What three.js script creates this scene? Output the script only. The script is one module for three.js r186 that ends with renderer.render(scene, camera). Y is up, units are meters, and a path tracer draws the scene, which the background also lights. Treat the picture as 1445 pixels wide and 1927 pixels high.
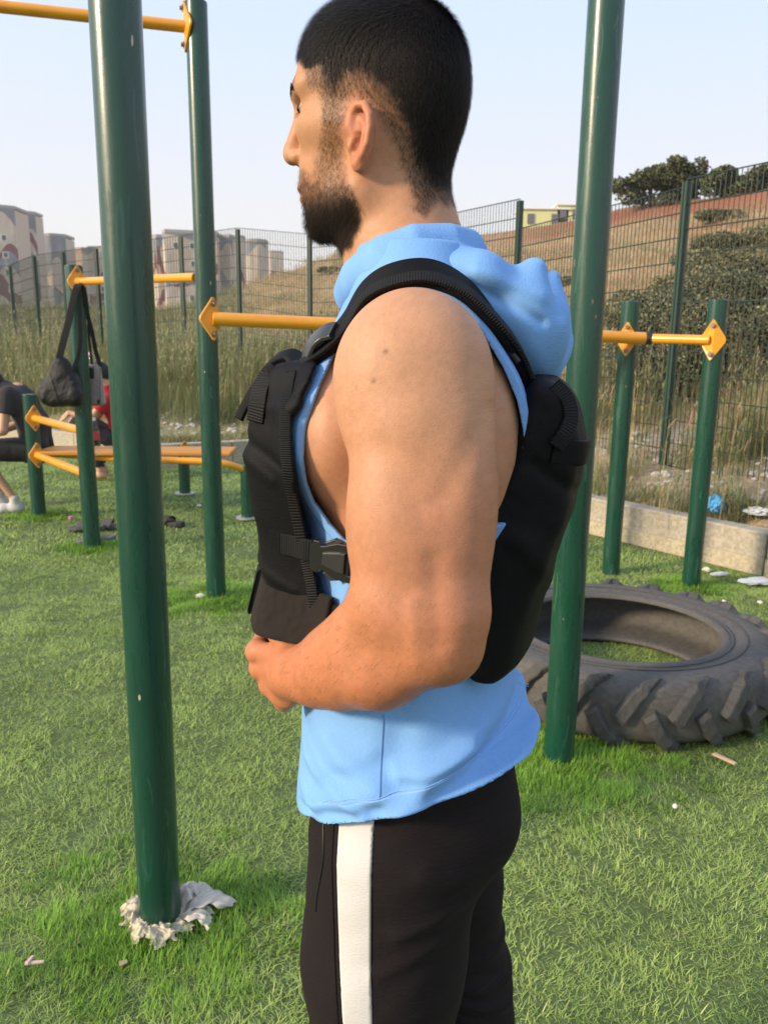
import * as THREE from 'three';
import { mergeGeometries } from 'three/addons/utils/BufferGeometryUtils.js';
import { RoundedBoxGeometry } from 'three/addons/geometries/RoundedBoxGeometry.js';
import { ImprovedNoise } from 'three/addons/math/ImprovedNoise.js';

// ---------------------------------------------------------------- camera, sky, sun, exposure
const scene = new THREE.Scene();
const EYE = new THREE.Vector3(0, 1.42, 0), PITCH = THREE.MathUtils.degToRad(11.78), ROLL = THREE.MathUtils.degToRad(0.68), F = 1447;
const camera = new THREE.PerspectiveCamera(67.3, 767 / 1024, 0.05, 3000);
camera.position.copy(EYE);
camera.rotation.set(-PITCH, 0, ROLL, 'YXZ');
camera.focus = 0.82; camera.userData.fStop = 13;
const renderer = new THREE.WebGLRenderer({ antialias: true });
renderer.toneMapping = THREE.LinearToneMapping;
renderer.toneMappingExposure = 1.25;
renderer.shadowMap.enabled = true;

const SUN = new THREE.Vector3(-0.86, 0.4, 0.31).normalize();
{
  const W = 512, H = 256, d = new Float32Array(W * H * 4), v = new THREE.Vector3();
  const ss = THREE.MathUtils.smoothstep;
  for (let j = 0; j < H; j++) for (let i = 0; i < W; i++) {
    const el = ((j + 0.5) / H - 0.5) * Math.PI, az = ((i + 0.5) / W - 0.5) * 2 * Math.PI;
    v.set(Math.cos(el) * Math.cos(az), Math.sin(el), Math.cos(el) * Math.sin(az));
    const t = ss(v.y, 0.0, 0.45), t2 = ss(v.y, 0.3, 1.0), g = Math.max(0, v.dot(SUN));
    const low = [0.80, 0.765, 0.72], mid = [0.575, 0.70, 0.925], top = [0.36, 0.50, 0.80];
    const glow = 0.9 * Math.pow(g, 8) + 0.16 * Math.pow(g, 2);
    for (let c = 0; c < 3; c++) {
      let x = low[c] + (mid[c] - low[c]) * t; x += (top[c] - x) * t2 * 0.7;
      x += glow * [1, 0.84, 0.62][c];
      if (v.y < 0) x *= 1 - 0.5 * Math.min(1, -v.y * 4);
      d[(j * W + i) * 4 + c] = x;
    }
    d[(j * W + i) * 4 + 3] = 1;
  }
  const sky = new THREE.DataTexture(d, W, H, THREE.RGBAFormat, THREE.FloatType);
  sky.mapping = THREE.EquirectangularReflectionMapping; sky.magFilter = THREE.LinearFilter; sky.needsUpdate = true;
  scene.background = sky; scene.environment = sky;
  scene.backgroundIntensity = 1.0; scene.environmentIntensity = 1.0;
}
const sun = new THREE.DirectionalLight(new THREE.Color(1.0, 0.81, 0.58), 4.0);
sun.position.copy(SUN).multiplyScalar(30); sun.target.position.set(0, 0, -3);
sun.castShadow = true; sun.shadow.radius = 16; sun.shadow.mapSize.set(2048, 2048);
Object.assign(sun.shadow.camera, { left: -12, right: 12, top: 12, bottom: -12, near: 1, far: 70 });
scene.add(sun, sun.target);
scene.fog = new THREE.FogExp2(new THREE.Color(0.86, 0.85, 0.84), 0.0007);

// ---------------------------------------------------------------- helpers
let seed = 1;
const srand = (s) => { seed = s >>> 0; };
function R() { seed = (seed + 0x6d2b79f5) >>> 0; let t = seed; t = Math.imul(t ^ (t >>> 15), t | 1); t ^= t + Math.imul(t ^ (t >>> 7), t | 61); return ((t ^ (t >>> 14)) >>> 0) / 4294967296; }
const rr = (a, b) => a + (b - a) * R();
const IN = new ImprovedNoise();
const noise = (x, y, z = 0) => IN.noise(x + 100.3, y + 50.7, z + 20.1);
const fbm = (x, y, z = 0, o = 4) => { let s = 0, a = 0.5; for (let i = 0; i < o; i++) { s += a * noise(x, y, z); x *= 2.03; y *= 2.03; z *= 2.03; a *= 0.5; } return s; };
const clamp = (x, a = 0, b = 1) => Math.min(b, Math.max(a, x));
const lerp = THREE.MathUtils.lerp;
const sstep = (a, b, x) => { const t = clamp((x - a) / (b - a)); return t * t * (3 - 2 * t); };
const V3 = (x, y, z) => new THREE.Vector3(x, y, z);
const lin = (r, g, b) => new THREE.Color().setRGB(r, g, b);            // linear base colour
const s2l = (c) => { c /= 255; return c <= 0.04045 ? c / 12.92 : Math.pow((c + 0.055) / 1.055, 2.4); };
const l2s = (c) => Math.round(255 * (c <= 0.0031308 ? 12.92 * c : 1.055 * Math.pow(c, 1 / 2.4) - 0.055));
const css = (r, g, b) => `rgb(${l2s(clamp(r))},${l2s(clamp(g))},${l2s(clamp(b))})`;
const used = {};
const numbered = (n) => { const k = used[n] ?? 0; used[n] = k + 1; return k ? n + '_' + String(k).padStart(3, '0') : n; };
function tag(o, label, category, group, kind) { if (label) o.userData.label = label; if (category) o.userData.category = category; if (group) o.userData.group = group; if (kind) o.userData.kind = kind; return o; }
function thing(name, label, category, pos = [0, 0, 0], turn = 0, group) { const o = new THREE.Group(); o.name = numbered(name); o.position.set(...pos); o.rotation.y = turn; scene.add(o); return tag(o, label, category, group); }
function part(name, geo, m, parent, label) { const o = new THREE.Mesh(Array.isArray(geo) ? mergeGeometries(geo.map((g) => { const k = g.index ? g.toNonIndexed() : g.clone(); for (const a of Object.keys(k.attributes)) if (!['position', 'normal', 'uv', 'color'].includes(a)) k.deleteAttribute(a); return k; })) : geo, m); o.name = name; o.castShadow = o.receiveShadow = true; parent.add(o); if (label) o.userData.label = label; return o; }
function single(name, geo, m, label, category, group, kind) { const o = part(numbered(name), geo, m, scene); return tag(o, label, category, group, kind); }
const std = (c, roughness = 0.8, o = {}) => new THREE.MeshStandardMaterial({ color: c, roughness, side: THREE.DoubleSide, ...o });
const phys = (c, roughness = 0.8, o = {}) => new THREE.MeshPhysicalMaterial({ color: c, roughness, side: THREE.DoubleSide, ...o });
// a point of the place seen in the direction of a pixel of the 1445 x 1927 photograph, at depth -z = d, or at height h
const cR = Math.cos(ROLL), sR = Math.sin(ROLL), cP = Math.cos(PITCH), sP = Math.sin(PITCH);
function ray(x, y) { const a = (x - 722.5) / F, b = (963.5 - y) / F, a2 = cR * a - sR * b, b2 = sR * a + cR * b; return V3(a2, -sP + b2 * cP, -cP - b2 * sP); }
function at(x, y, d) { const r = ray(x, y); return r.multiplyScalar(-d / r.z).add(EYE); }
function ground(x, y, h = 0) { const r = ray(x, y); return r.multiplyScalar((h - EYE.y) / r.y).add(EYE); }
function geom(pos, idx, extra = {}) {
  const g = new THREE.BufferGeometry(); g.setAttribute('position', new THREE.Float32BufferAttribute(pos, 3));
  if (idx) g.setIndex(idx);
  for (const k in extra) g.setAttribute(k, new THREE.Float32BufferAttribute(extra[k], k === 'uv' ? 2 : 3));
  if (!extra.normal) g.computeVertexNormals();
  return g;
}
function tube(pts, r, seg = 24, rad = 10, closed = false) {
  const c = new THREE.CatmullRomCurve3(pts.map((p) => p.isVector3 ? p : V3(...p)), closed, 'centripetal');
  return new THREE.TubeGeometry(c, seg, r, rad, closed);
}
function rod(a, b, r, rad = 12, r2 = r) {                                // straight bar with closed, slightly rounded ends; uv in metres
  const d = b.clone().sub(a), L = d.length(), e = Math.min(0.004, r * 0.3);
  const g = new THREE.LatheGeometry([[0, 0], [r - e, 0], [r, e], [r2, L - e], [r2 - e, L], [0, L]].map((p) => new THREE.Vector2(...p)), rad);
  const u = g.attributes.uv; for (let i = 0; i < u.count; i++) u.setXY(i, u.getX(i) * 2 * Math.PI * r, g.attributes.position.getY(i));
  g.applyQuaternion(new THREE.Quaternion().setFromUnitVectors(V3(0, 1, 0), d.normalize())); g.translate(a.x, a.y, a.z); return g;
}
// ribbon of given width and thickness along a path; nrm(i, t) gives the flat side's normal
function strap(pts, w, th, nrm, seg = 40) {
  const c = new THREE.CatmullRomCurve3(pts.map((p) => p.isVector3 ? p : V3(...p)), false, 'centripetal');
  const pos = [], idx = [], uv = [], prof = [[-0.5, -0.25], [-0.44, -0.5], [0.44, -0.5], [0.5, -0.25], [0.5, 0.25], [0.44, 0.5], [-0.44, 0.5], [-0.5, 0.25]], n = prof.length, L = c.getLength();
  for (let i = 0; i <= seg; i++) {
    const t = i / seg, p = c.getPoint(t), T = c.getTangent(t), N = nrm(p, t, T).clone(); N.addScaledVector(T, -N.dot(T)).normalize();
    const B = T.clone().cross(N), ww = typeof w === 'function' ? w(t) : w;
    for (let k = 0; k <= n; k++) { const [a, b] = prof[k % n], q = p.clone().addScaledVector(B, a * ww).addScaledVector(N, b * th); pos.push(q.x, q.y, q.z); uv.push(k < 4 ? a * ww + 0.5 : a * ww, t * L); }
  }
  for (let i = 0; i < seg; i++) for (let k = 0; k < n; k++) { const a = i * (n + 1) + k, b = a + n + 1; idx.push(a, a + 1, b, b, a + 1, b + 1); }
  for (const s of [0, seg]) { const o = s * (n + 1); for (let k = 1; k < n - 1; k++) idx.push(o, o + k, o + k + 1); }
  return geom(pos, idx, { uv });
}
function canvasTex(w, h, draw, repeat = true, srgb = true) {
  const c = document.createElement('canvas'); c.width = w; c.height = h; draw(c.getContext('2d'), w, h);
  const t = new THREE.CanvasTexture(c); if (srgb) t.colorSpace = THREE.SRGBColorSpace; if (repeat) t.wrapS = t.wrapT = THREE.RepeatWrapping; return t;
}
function dataTex(w, h, f, srgb = false) {                               // f(i, j) -> [r, g, b] 0..1
  const d = new Uint8Array(w * h * 4);
  for (let j = 0; j < h; j++) for (let i = 0; i < w; i++) { const c = f(i, j); for (let k = 0; k < 3; k++) d[(j * w + i) * 4 + k] = 255 * clamp(c[k]); d[(j * w + i) * 4 + 3] = 255; }
  const t = new THREE.DataTexture(d, w, h); t.magFilter = t.minFilter = THREE.LinearFilter; t.wrapS = t.wrapT = THREE.RepeatWrapping; if (srgb) t.colorSpace = THREE.SRGBColorSpace; t.needsUpdate = true; return t;
}
// periodic value noise for tileable textures
function tileNoise(n, s) { srand(s); const a = new Float32Array(n * n).map(() => R()); return (x, y) => { x = ((x % n) + n) % n; y = ((y % n) + n) % n; const i = Math.floor(x), j = Math.floor(y), u = x - i, v = y - j, i1 = (i + 1) % n, j1 = (j + 1) % n, su = u * u * (3 - 2 * u), sv = v * v * (3 - 2 * v); return lerp(lerp(a[j * n + i], a[j * n + i1], su), lerp(a[j1 * n + i], a[j1 * n + i1], su), sv); }; }

// ---- signed distance fields: sparse surface nets with the vertices drawn onto the surface
const smin = (a, b, k) => { const h = Math.max(k - Math.abs(a - b), 0) / k; return Math.min(a, b) - h * h * k * 0.25; };
const smax = (a, b, k) => -smin(-a, -b, k);
const H3 = Math.hypot;
function ell(x, y, z, a, b, c) { const k0 = Math.sqrt((x / a) ** 2 + (y / b) ** 2 + (z / c) ** 2), k1 = Math.sqrt((x / (a * a)) ** 2 + (y / (b * b)) ** 2 + (z / (c * c)) ** 2); return k1 < 1e-6 ? -Math.min(a, b, c) : k0 * (k0 - 1) / k1; }
function cone(x, y, z, A, B) {                                          // tapered capsule; A, B = [x, y, z, radius]
  const bx = B[0] - A[0], by = B[1] - A[1], bz = B[2] - A[2], px = x - A[0], py = y - A[1], pz = z - A[2];
  const t = clamp((px * bx + py * by + pz * bz) / (bx * bx + by * by + bz * bz));
  return H3(px - bx * t, py - by * t, pz - bz * t) - (A[3] + (B[3] - A[3]) * t);
}
function chain(x, y, z, P) { let d = 1e9; for (let i = 1; i < P.length; i++) d = Math.min(d, cone(x, y, z, P[i - 1], P[i])); return d; }
function poly2(x, y, P) {                                               // signed distance to a polygon, negative inside
  let d = 1e9, s = 1;
  for (let i = 0, j = P.length - 1; i < P.length; j = i++) {
    const [ax, ay] = P[i], [bx, by] = P[j], ex = bx - ax, ey = by - ay, wx = x - ax, wy = y - ay, t = clamp((wx * ex + wy * ey) / (ex * ex + ey * ey)), qx = wx - ex * t, qy = wy - ey * t;
    d = Math.min(d, qx * qx + qy * qy);
    const c1 = y >= ay, c2 = y < by, c3 = ex * wy > ey * wx; if ((c1 && c2 && c3) || (!c1 && !c2 && !c3)) s = -s;
  }
  return s * Math.sqrt(d);
}
const curveTab = (T) => (y) => {                                        // smooth interpolation of rows [y, ...values]
  let i = 0; while (i < T.length - 2 && y > T[i + 1][0]) i++;
  const a = T[i], b = T[i + 1], p = T[Math.max(0, i - 1)], q = T[Math.min(T.length - 1, i + 2)], t = clamp((y - a[0]) / (b[0] - a[0]));
  return a.slice(1).map((v, k) => { const m0 = (b[k + 1] - p[k + 1]) / (b[0] - p[0]) * (b[0] - a[0]), m1 = (q[k + 1] - a[k + 1]) / (q[0] - a[0]) * (b[0] - a[0]), t2 = t * t, t3 = t2 * t; return (2 * t3 - 3 * t2 + 1) * v + (t3 - 2 * t2 + t) * m0 + (-2 * t3 + 3 * t2) * b[k + 1] + (t3 - t2) * m1; });
};
const lerpTab = (T) => (y) => { let i = 0; while (i < T.length - 2 && y > T[i + 1][0]) i++; const t = clamp((y - T[i][0]) / (T[i + 1][0] - T[i][0])); return lerp(T[i][1], T[i + 1][1], t); };
function sdfMesh(f, lo, hi, h, o = {}) {
  const B = 8, nb = [0, 1, 2].map((k) => Math.ceil((hi[k] - lo[k]) / h / B)), n = nb.map((b) => b * B + 1), [nx, ny, nz] = n;
  const val = new Float32Array(nx * ny * nz).fill(NaN), act = [], rad = h * B * 0.5 * 1.7321 * (o.lip ?? 1.4) + h;
  const id = (i, j, k) => (k * ny + j) * nx + i;
  for (let c = 0; c < nb[2]; c++) for (let b = 0; b < nb[1]; b++) for (let a = 0; a < nb[0]; a++) {
    const m = [a, b, c].map((q, k) => lo[k] + (q + 0.5) * B * h);
    if (Math.abs(f(...m)) > rad) continue;
    act.push([a, b, c]);
    for (let k = 0; k <= B; k++) for (let j = 0; j <= B; j++) for (let i = 0; i <= B; i++) { const I = a * B + i, J = b * B + j, K = c * B + k, q = id(I, J, K); if (val[q] !== val[q]) val[q] = f(lo[0] + I * h, lo[1] + J * h, lo[2] + K * h); }
  }
  const vid = new Int32Array(nx * ny * nz).fill(-1), pos = [], idx = [], cells = [];
  for (const [a, b, c] of act) for (let k = c * B; k < c * B + B; k++) for (let j = b * B; j < b * B + B; j++) for (let i = a * B; i < a * B + B; i++) {
    let m = 0, x = 0, y = 0, z = 0, e = 0; const v = [];
    for (let q = 0; q < 8; q++) { const w = val[id(i + (q & 1), j + ((q >> 1) & 1), k + (q >> 2))]; v.push(w); if (w < 0) m |= 1 << q; }
    if (m === 0 || m === 255) continue;
    for (let p = 0; p < 8; p++) for (let s = 1; s < 8; s <<= 1) if (!(p & s) && ((m >> p) & 1) !== ((m >> (p | s)) & 1)) { const t = v[p] / (v[p] - v[p | s]); x += (p & 1) + (s === 1 ? t : 0); y += ((p >> 1) & 1) + (s === 2 ? t : 0); z += (p >> 2) + (s === 4 ? t : 0); e++; }
    vid[id(i, j, k)] = pos.length / 3; pos.push(lo[0] + (i + x / e) * h, lo[1] + (j + y / e) * h, lo[2] + (k + z / e) * h); cells.push(i, j, k);
  }
  for (let c = 0; c < cells.length; c += 3) {
    const i = cells[c], j = cells[c + 1], k = cells[c + 2], v0 = val[id(i, j, k)] < 0;
    const face = (w, p, q, r) => { if ((val[w] < 0) === v0) return; const s = vid[id(i, j, k)]; if (p < 0 || q < 0 || r < 0) return; if (v0) idx.push(s, p, q, s, q, r); else idx.push(s, q, p, s, r, q); };
    if (j > 0 && k > 0) face(id(i + 1, j, k), vid[id(i, j - 1, k)], vid[id(i, j - 1, k - 1)], vid[id(i, j, k - 1)]);
    if (i > 0 && k > 0) face(id(i, j + 1, k), vid[id(i, j, k - 1)], vid[id(i - 1, j, k - 1)], vid[id(i - 1, j, k)]);
    if (i > 0 && j > 0) face(id(i, j, k + 1), vid[id(i - 1, j, k)], vid[id(i - 1, j - 1, k)], vid[id(i, j - 1, k)]);
  }
  const N = new Float32Array(pos.length), grad = (x, y, z, e) => { const a = f(x + e, y - e, z - e), b = f(x - e, y - e, z + e), c = f(x - e, y + e, z - e), d = f(x + e, y + e, z + e); return [(a - b - c + d) / (4 * e), (-a - b + c + d) / (4 * e), (-a + b - c + d) / (4 * e), (a + b + c + d) / 4]; };
  const uv = [], col = [];
  for (let i = 0; i < pos.length; i += 3) {
    let x = pos[i], y = pos[i + 1], z = pos[i + 2];
    for (let it = 0; it < (o.it ?? 2); it++) { const g = grad(x, y, z, h * 0.2), L = g[0] ** 2 + g[1] ** 2 + g[2] ** 2; if (L < 1e-4) break; const s = clamp(g[3] / L, -h * 0.6, h * 0.6); x -= s * g[0]; y -= s * g[1]; z -= s * g[2]; }
    const g = grad(x, y, z, h * (o.ne ?? 0.5)), L = H3(g[0], g[1], g[2]) || 1;
    pos[i] = x; pos[i + 1] = y; pos[i + 2] = z; N[i] = g[0] / L; N[i + 1] = g[1] / L; N[i + 2] = g[2] / L;
    if (o.color) col.push(...o.color(x, y, z, g[0] / L, g[1] / L, g[2] / L));
    if (o.uv) uv.push(...o.uv(x, y, z));
  }
  const ex = { normal: N }; if (o.color) ex.color = col; if (o.uv) ex.uv = uv;
  return geom(pos, idx, ex);
}

// ---------------------------------------------------------------- ground, turf, kerb, hillside
const KERB = [[-30, -26], [-16, -20], [-9, -14.4], [-4.9, -11.1], [-2.75, -9.3], [-0.4, -10.7], [0.62, -8.45], [1.686, -6.13], [2.55, -4.91], [5.2, -1.6], [9, 3], [14, 12]];
function kerbDist(phi) {                                               // distance from the camera's foot to the kerb line in a direction (0 = ahead, right positive)
  const dx = Math.sin(phi), dz = -Math.cos(phi); let best = 1e9;
  for (let i = 1; i < KERB.length; i++) {
    const [ax, az] = KERB[i - 1], [bx, bz] = KERB[i], ex = bx - ax, ez = bz - az, den = dx * ez - dz * ex; if (Math.abs(den) < 1e-9) continue;
    const t = (ax * ez - az * ex) / den, u = (ax * dz - az * dx) / den; if (t > 0 && u >= 0 && u <= 1) best = Math.min(best, t);
  }
  return best;
}
const DEG = Math.PI / 180;
const fenceTab = curveTab([[-60, 26, 1.2], [-40, 21, 1.2], [-26.5, 18, 1.15], [-20, 15, 1.1], [-12, 13.6, 1.05], [-7, 12.8, 1.0], [0, 11.8, 0.85], [5, 10.9, 0.72], [10, 9.5, 0.6], [17, 7.8, 0.5], [21, 7.2, 0.45], [27, 6.4, 0.42], [40, 6, 0.4], [80, 6, 0.4]]);
const skyTab = curveTab([[-60, 30, 2.2], [-26.5, 27, 2.2], [-20, 27, 2.3], [-15, 33, 2.6], [-12, 40, 3.5], [-10, 44, 4.3], [-7, 46, 5.4], [-3, 46, 6.8], [0, 44, 7.3], [5, 42, 7.9], [11, 40, 8.6], [17, 36, 9.7], [22, 34, 10.0], [27, 32, 10.4], [40, 32, 10.5], [80, 32, 8]]);
function terrain(x, z) {
  const phi = Math.atan2(x, -z), d = phi / DEG, r = Math.hypot(x, z), [rf, hf] = fenceTab(d), [rs, es] = skyTab(d), hs = EYE.y + rs * Math.tan(es * DEG);
  const rc = Math.min(kerbDist(phi), rf - 0.4);
  let h;
  if (r < rf) h = lerp(0.2, hf, sstep(rc, rf, r) * 0.6 + 0.4 * clamp((r - rc) / (rf - rc)));
  else if (r < rs) { const t = (r - rf) / (rs - rf); h = hf + (hs - hf) * (0.75 * t + 0.25 * t * t); }
  else h = hs - Math.min((r - rs) * 0.06, hs * 0.8 + 0.5);
  const far = sstep(rf - 1, rf + 6, r);
  h += (0.05 + 0.22 * far) * fbm(x * 0.7, z * 0.7, 3, 3) * (1 - sstep(rs - 6, rs, r) * 0.6) + 0.05 * fbm(x * 2.7, z * 2.7, 9, 3);
  return h;
}
const M = {};
{
  const n1 = tileNoise(64, 11), n2 = tileNoise(256, 12);
  const soil = dataTex(512, 512, (i, j) => { const a = 0.62 + 0.3 * n1(i / 8, j / 8) + 0.35 * (n2(i / 2, j / 2) - 0.5) + 0.25 * (n2(i, j) - 0.5); return [a, a, a]; });
  M.soil = std(lin(1, 1, 1), 0.95, { vertexColors: true, map: soil, bumpMap: soil, bumpScale: 0.03 });
  M.base = std(lin(0.11, 0.16, 0.045), 0.95, { map: soil });
}
{
  const pos = [], idx = [], col = [], uv = [], A = 300, RR = [];
  for (let t = 0; t <= 1.0001; t += 1 / 70) RR.push(t);
  const a0 = -88, a1 = 88, row = RR.length + 8;
  for (let a = 0; a <= A; a++) {
    const d = lerp(a0, a1, a / A), phi = d * DEG, rc = kerbDist(phi) + 0.03, [rf] = fenceTab(d), [rs, es] = skyTab(d);
    const r0 = Math.min(rc, rf + 3);
    for (let b = 0; b < row; b++) {
      let r = b < RR.length ? r0 + (rs - r0) * Math.pow(RR[b], 1.35) : rs + [1.5, 4, 9, 18, 40, 90, 220, 600][b - RR.length];
      const x = Math.sin(phi) * r, z = -Math.cos(phi) * r;
      let h = terrain(x, z); if (b === 0) h = Math.min(h, 0.22);
      pos.push(x, h, z); uv.push(x / 2.2, z / 2.2);
      const t = clamp((r - rf) / (rs - rf)), n = fbm(x * 0.45, z * 0.45, 5, 4), m = fbm(x * 1.7, z * 1.7, 8, 3);
      const c = new THREE.Color();
      if (r < rf + 1.5) {
        c.setRGB(0.56, 0.40, 0.26).lerp(lin(0.40, 0.32, 0.17), clamp(0.4 + n * 2.2));
        c.lerp(lin(0.42, 0.39, 0.33), clamp(m * 2.4 + 0.1));
        if (d < -6) c.lerp(lin(0.20, 0.22, 0.08), 0.5);
      } else {
        c.setRGB(0.56, 0.39, 0.20).lerp(lin(0.36, 0.29, 0.125), clamp(0.15 + n * 2.0)).lerp(lin(0.44, 0.30, 0.17), clamp(m * 1.8));
        const red = sstep(0.80, 0.9, t + 0.09 * m) * sstep(6, 12, d) * (1 - 0.5 * sstep(0.985, 1, t)); c.lerp(lin(0.36, 0.10, 0.042), red * 0.85);
        const rp = sstep(0.12, 0.3, fbm(x * 0.22, z * 0.22, 31, 3)) * sstep(2, 10, d); c.lerp(lin(0.46, 0.22, 0.11), rp * 0.7);
        const low = sstep(14, 20, d) * (1 - sstep(0.02, 0.16, t)); c.lerp(lin(0.56, 0.39, 0.235), low * 0.85);
        if (d < -10) c.lerp(lin(0.17, 0.19, 0.07), 0.55);
      }
      col.push(c.r, c.g, c.b);
    }
  }
  for (let a = 0; a < A; a++) for (let b = 0; b < row - 1; b++) { const q = a * row + b; idx.push(q, q + 1, q + row, q + row, q + 1, q + row + 1); }
  single('hillside', geom(pos, idx, { color: col, uv }), M.soil, 'dry grassy slope rising behind the fence', '', null, 'structure'); delete scene.children.at(-1).userData.category;
  const g = new THREE.CircleGeometry(1200, 96); g.rotateX(-Math.PI / 2); g.translate(0, -0.12, 0);
  single('ground', g, std(lin(0.3, 0.25, 0.15), 0.95), 'dry open ground', '', null, 'structure'); delete scene.children.at(-1).userData.category;
  // turf sheet inside the kerb
  const sh = new THREE.Shape(); KERB.forEach(([x, z], i) => i ? sh.lineTo(x, -z) : sh.moveTo(x, -z)); sh.lineTo(14, -14); sh.lineTo(-30, -14);
  const tg = new THREE.ShapeGeometry(sh); tg.rotateX(-Math.PI / 2);
  single('turf', tg, M.base, 'green artificial turf underlay', '', null, 'structure'); delete scene.children.at(-1).userData.category;
}
// turf fibres: bent blades in patches
function bladeGeo(list) {                                              // list of [x, z, height, lean, heading, width, rgb, curl]
  const pos = [], nor = [], col = [], idx = [];
  for (const [x, z, len, lean, head, w, c, curl, y0 = 0] of list) {
    const dx = Math.cos(head), dz = Math.sin(head), sx = -dz, sz = dx, o = pos.length / 3, n = 3; let px = 0, py = y0;
    for (let k = 0; k <= n; k++) {
      const t = k / n, a = lean + curl * t, ww = w * (k === n ? 0 : 1 - 0.35 * t) * 0.5;
      if (k) { px += len / n * Math.sin(a); py += len / n * Math.cos(a); }
      const nx = -dx * Math.cos(a), ny = Math.sin(a), nz = -dz * Math.cos(a), s = ny < 0 ? -1 : 1, sh = 0.65 + 0.35 * t;
      const X = nx * s * 0.55, Y = ny * s * 0.55 + 0.6, Z = nz * s * 0.55, L = H3(X, Y, Z);
      for (const e of k === n ? [0] : [-1, 1]) { pos.push(x + dx * px + sx * ww * e, py, z + dz * px + sz * ww * e); nor.push(X / L, Y / L, Z / L); col.push(c[0], c[1], c[2]); }
    }
    idx.push(o, o + 1, o + 2, o + 2, o + 1, o + 3, o + 2, o + 3, o + 4, o + 4, o + 3, o + 5, o + 4, o + 5, o + 6);
  }
  return geom(pos, idx, { normal: nor, color: col });
}
M.blade = phys(lin(1, 1, 1), 0.62, { vertexColors: true, transmission: 0.15, thickness: 0, specularIntensity: 0.6 });
const turfCol = () => { const t = R(), k = rr(0.75, 1.2); return t < 0.45 ? [0.44 * k, 0.56 * k, 0.14 * k] : t < 0.92 ? [0.325 * k, 0.455 * k, 0.11 * k] : [0.56 * k, 0.60 * k, 0.22 * k]; };
function patch(n, size, len, w, up) { const L = []; const h0 = R() * 6.28; for (let i = 0; i < n; i++) L.push([rr(-0.5, 0.5) * size, rr(-0.5, 0.5) * size, len * rr(0.6, 1.25), up ? rr(0.1, 0.7) : rr(0.5, 1.25), R() < 0.5 ? R() * 6.28 : h0 + rr(-0.9, 0.9), w * rr(0.7, 1.2), turfCol(), rr(0.1, 0.8)]); return bladeGeo(L); }
function scatter(name, label, geo, mat, spots) {                        // spots: [x, y, z, turn, scale, sy, color]
  const m = new THREE.InstancedMesh(geo, mat, spots.length), q = new THREE.Object3D();
  spots.forEach(([x, y, z, t, s, sy = 1, c], i) => { q.position.set(x, y, z); q.rotation.set(0, t, 0); q.scale.set(s, s * sy, s); q.updateMatrix(); m.setMatrixAt(i, q.matrix); m.setColorAt(i, c ?? lin(1, 1, 1)); });
  m.name = numbered(name); m.castShadow = m.receiveShadow = true; scene.add(m); tag(m, label, 'grass', null, 'stuff'); return m;
}
const inTurf = (x, z) => { const phi = Math.atan2(x, -z); return Math.abs(phi) > 1.5 || Math.hypot(x, z) < kerbDist(phi) - 0.12; };
const TUFTS = [[-0.555, -1.689, 0.42], [-0.967, -4.276, 0.42], [0.63, -2.502, 0.46], [-2.11, -5.41, 0.3], [-2.95, -6.45, 0.28], [1.914, -4.605, 0.25]];
{
  srand(21);
  const tint = (x, z) => {
    const n = fbm(x * 1.1, z * 1.1, 2, 3), m = fbm(x * 3.7, z * 3.7, 6, 2); const c = lin(1, 1, 1);
    c.lerp(lin(0.78, 0.84, 0.80), clamp(0.4 + n * 2)); c.lerp(lin(1.16, 1.1, 0.95), clamp(m * 1.6)); return c.multiplyScalar(1 + 0.25 * m);
  };
  const near = [[], [], []], mid = [[], []];
  for (let z = -0.7; z > -5.2; z -= 0.11) for (let x = 0.62 * z - 0.5; x < -0.62 * z + 0.5; x += 0.11) { const X = x + rr(-0.05, 0.05), Z = z + rr(-0.05, 0.05); if (inTurf(X, Z)) near[Math.floor(R() * 3)].push([X, -0.004, Z, R() * 6.28, rr(0.85, 1.2), rr(0.8, 1.1), tint(X, Z)]); }
  for (let z = -5.1; z > -12.5; z -= 0.26) for (let x = 0.62 * z - 0.6; x < -0.62 * z + 0.6; x += 0.26) { const X = x + rr(-0.1, 0.1), Z = z + rr(-0.1, 0.1); if (inTurf(X, Z)) mid[Math.floor(R() * 2)].push([X, -0.004, Z, R() * 6.28, rr(0.85, 1.2), rr(0.8, 1.1), tint(X, Z)]); }
  near.forEach((l, i) => scatter('turf_grass', 'short artificial grass blades covering the near exercise ground', patch(360, 0.17, 0.028, 0.0019), M.blade, l));
  mid.forEach((l) => scatter('turf_grass', 'short artificial grass blades on the ground farther back', patch(420, 0.4, 0.042, 0.004), M.blade, l));
  const tf = [[], []];
  for (const [x, z, r] of TUFTS) for (let i = 0; i < 90 * r / 0.4; i++) { const a = R() * 6.28, d = r * Math.pow(R(), 0.7) * rr(0.6, 1.1); const X = x + Math.cos(a) * d * 1.15, Z = z + Math.sin(a) * d; tf[i % 2].push([X, -0.002, Z, R() * 6.28, rr(0.7, 1.1) * (1.25 - 0.6 * d / r), 1, lin(0.62, 0.86, 0.36).multiplyScalar(rr(0.75, 1.1))]); }
  tf.forEach((l) => scatter('lush_grass', 'taller brighter green grass tufts round the feet of the posts', patch(130, 0.12, 0.046, 0.0022, true), M.blade, l));
}
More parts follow.
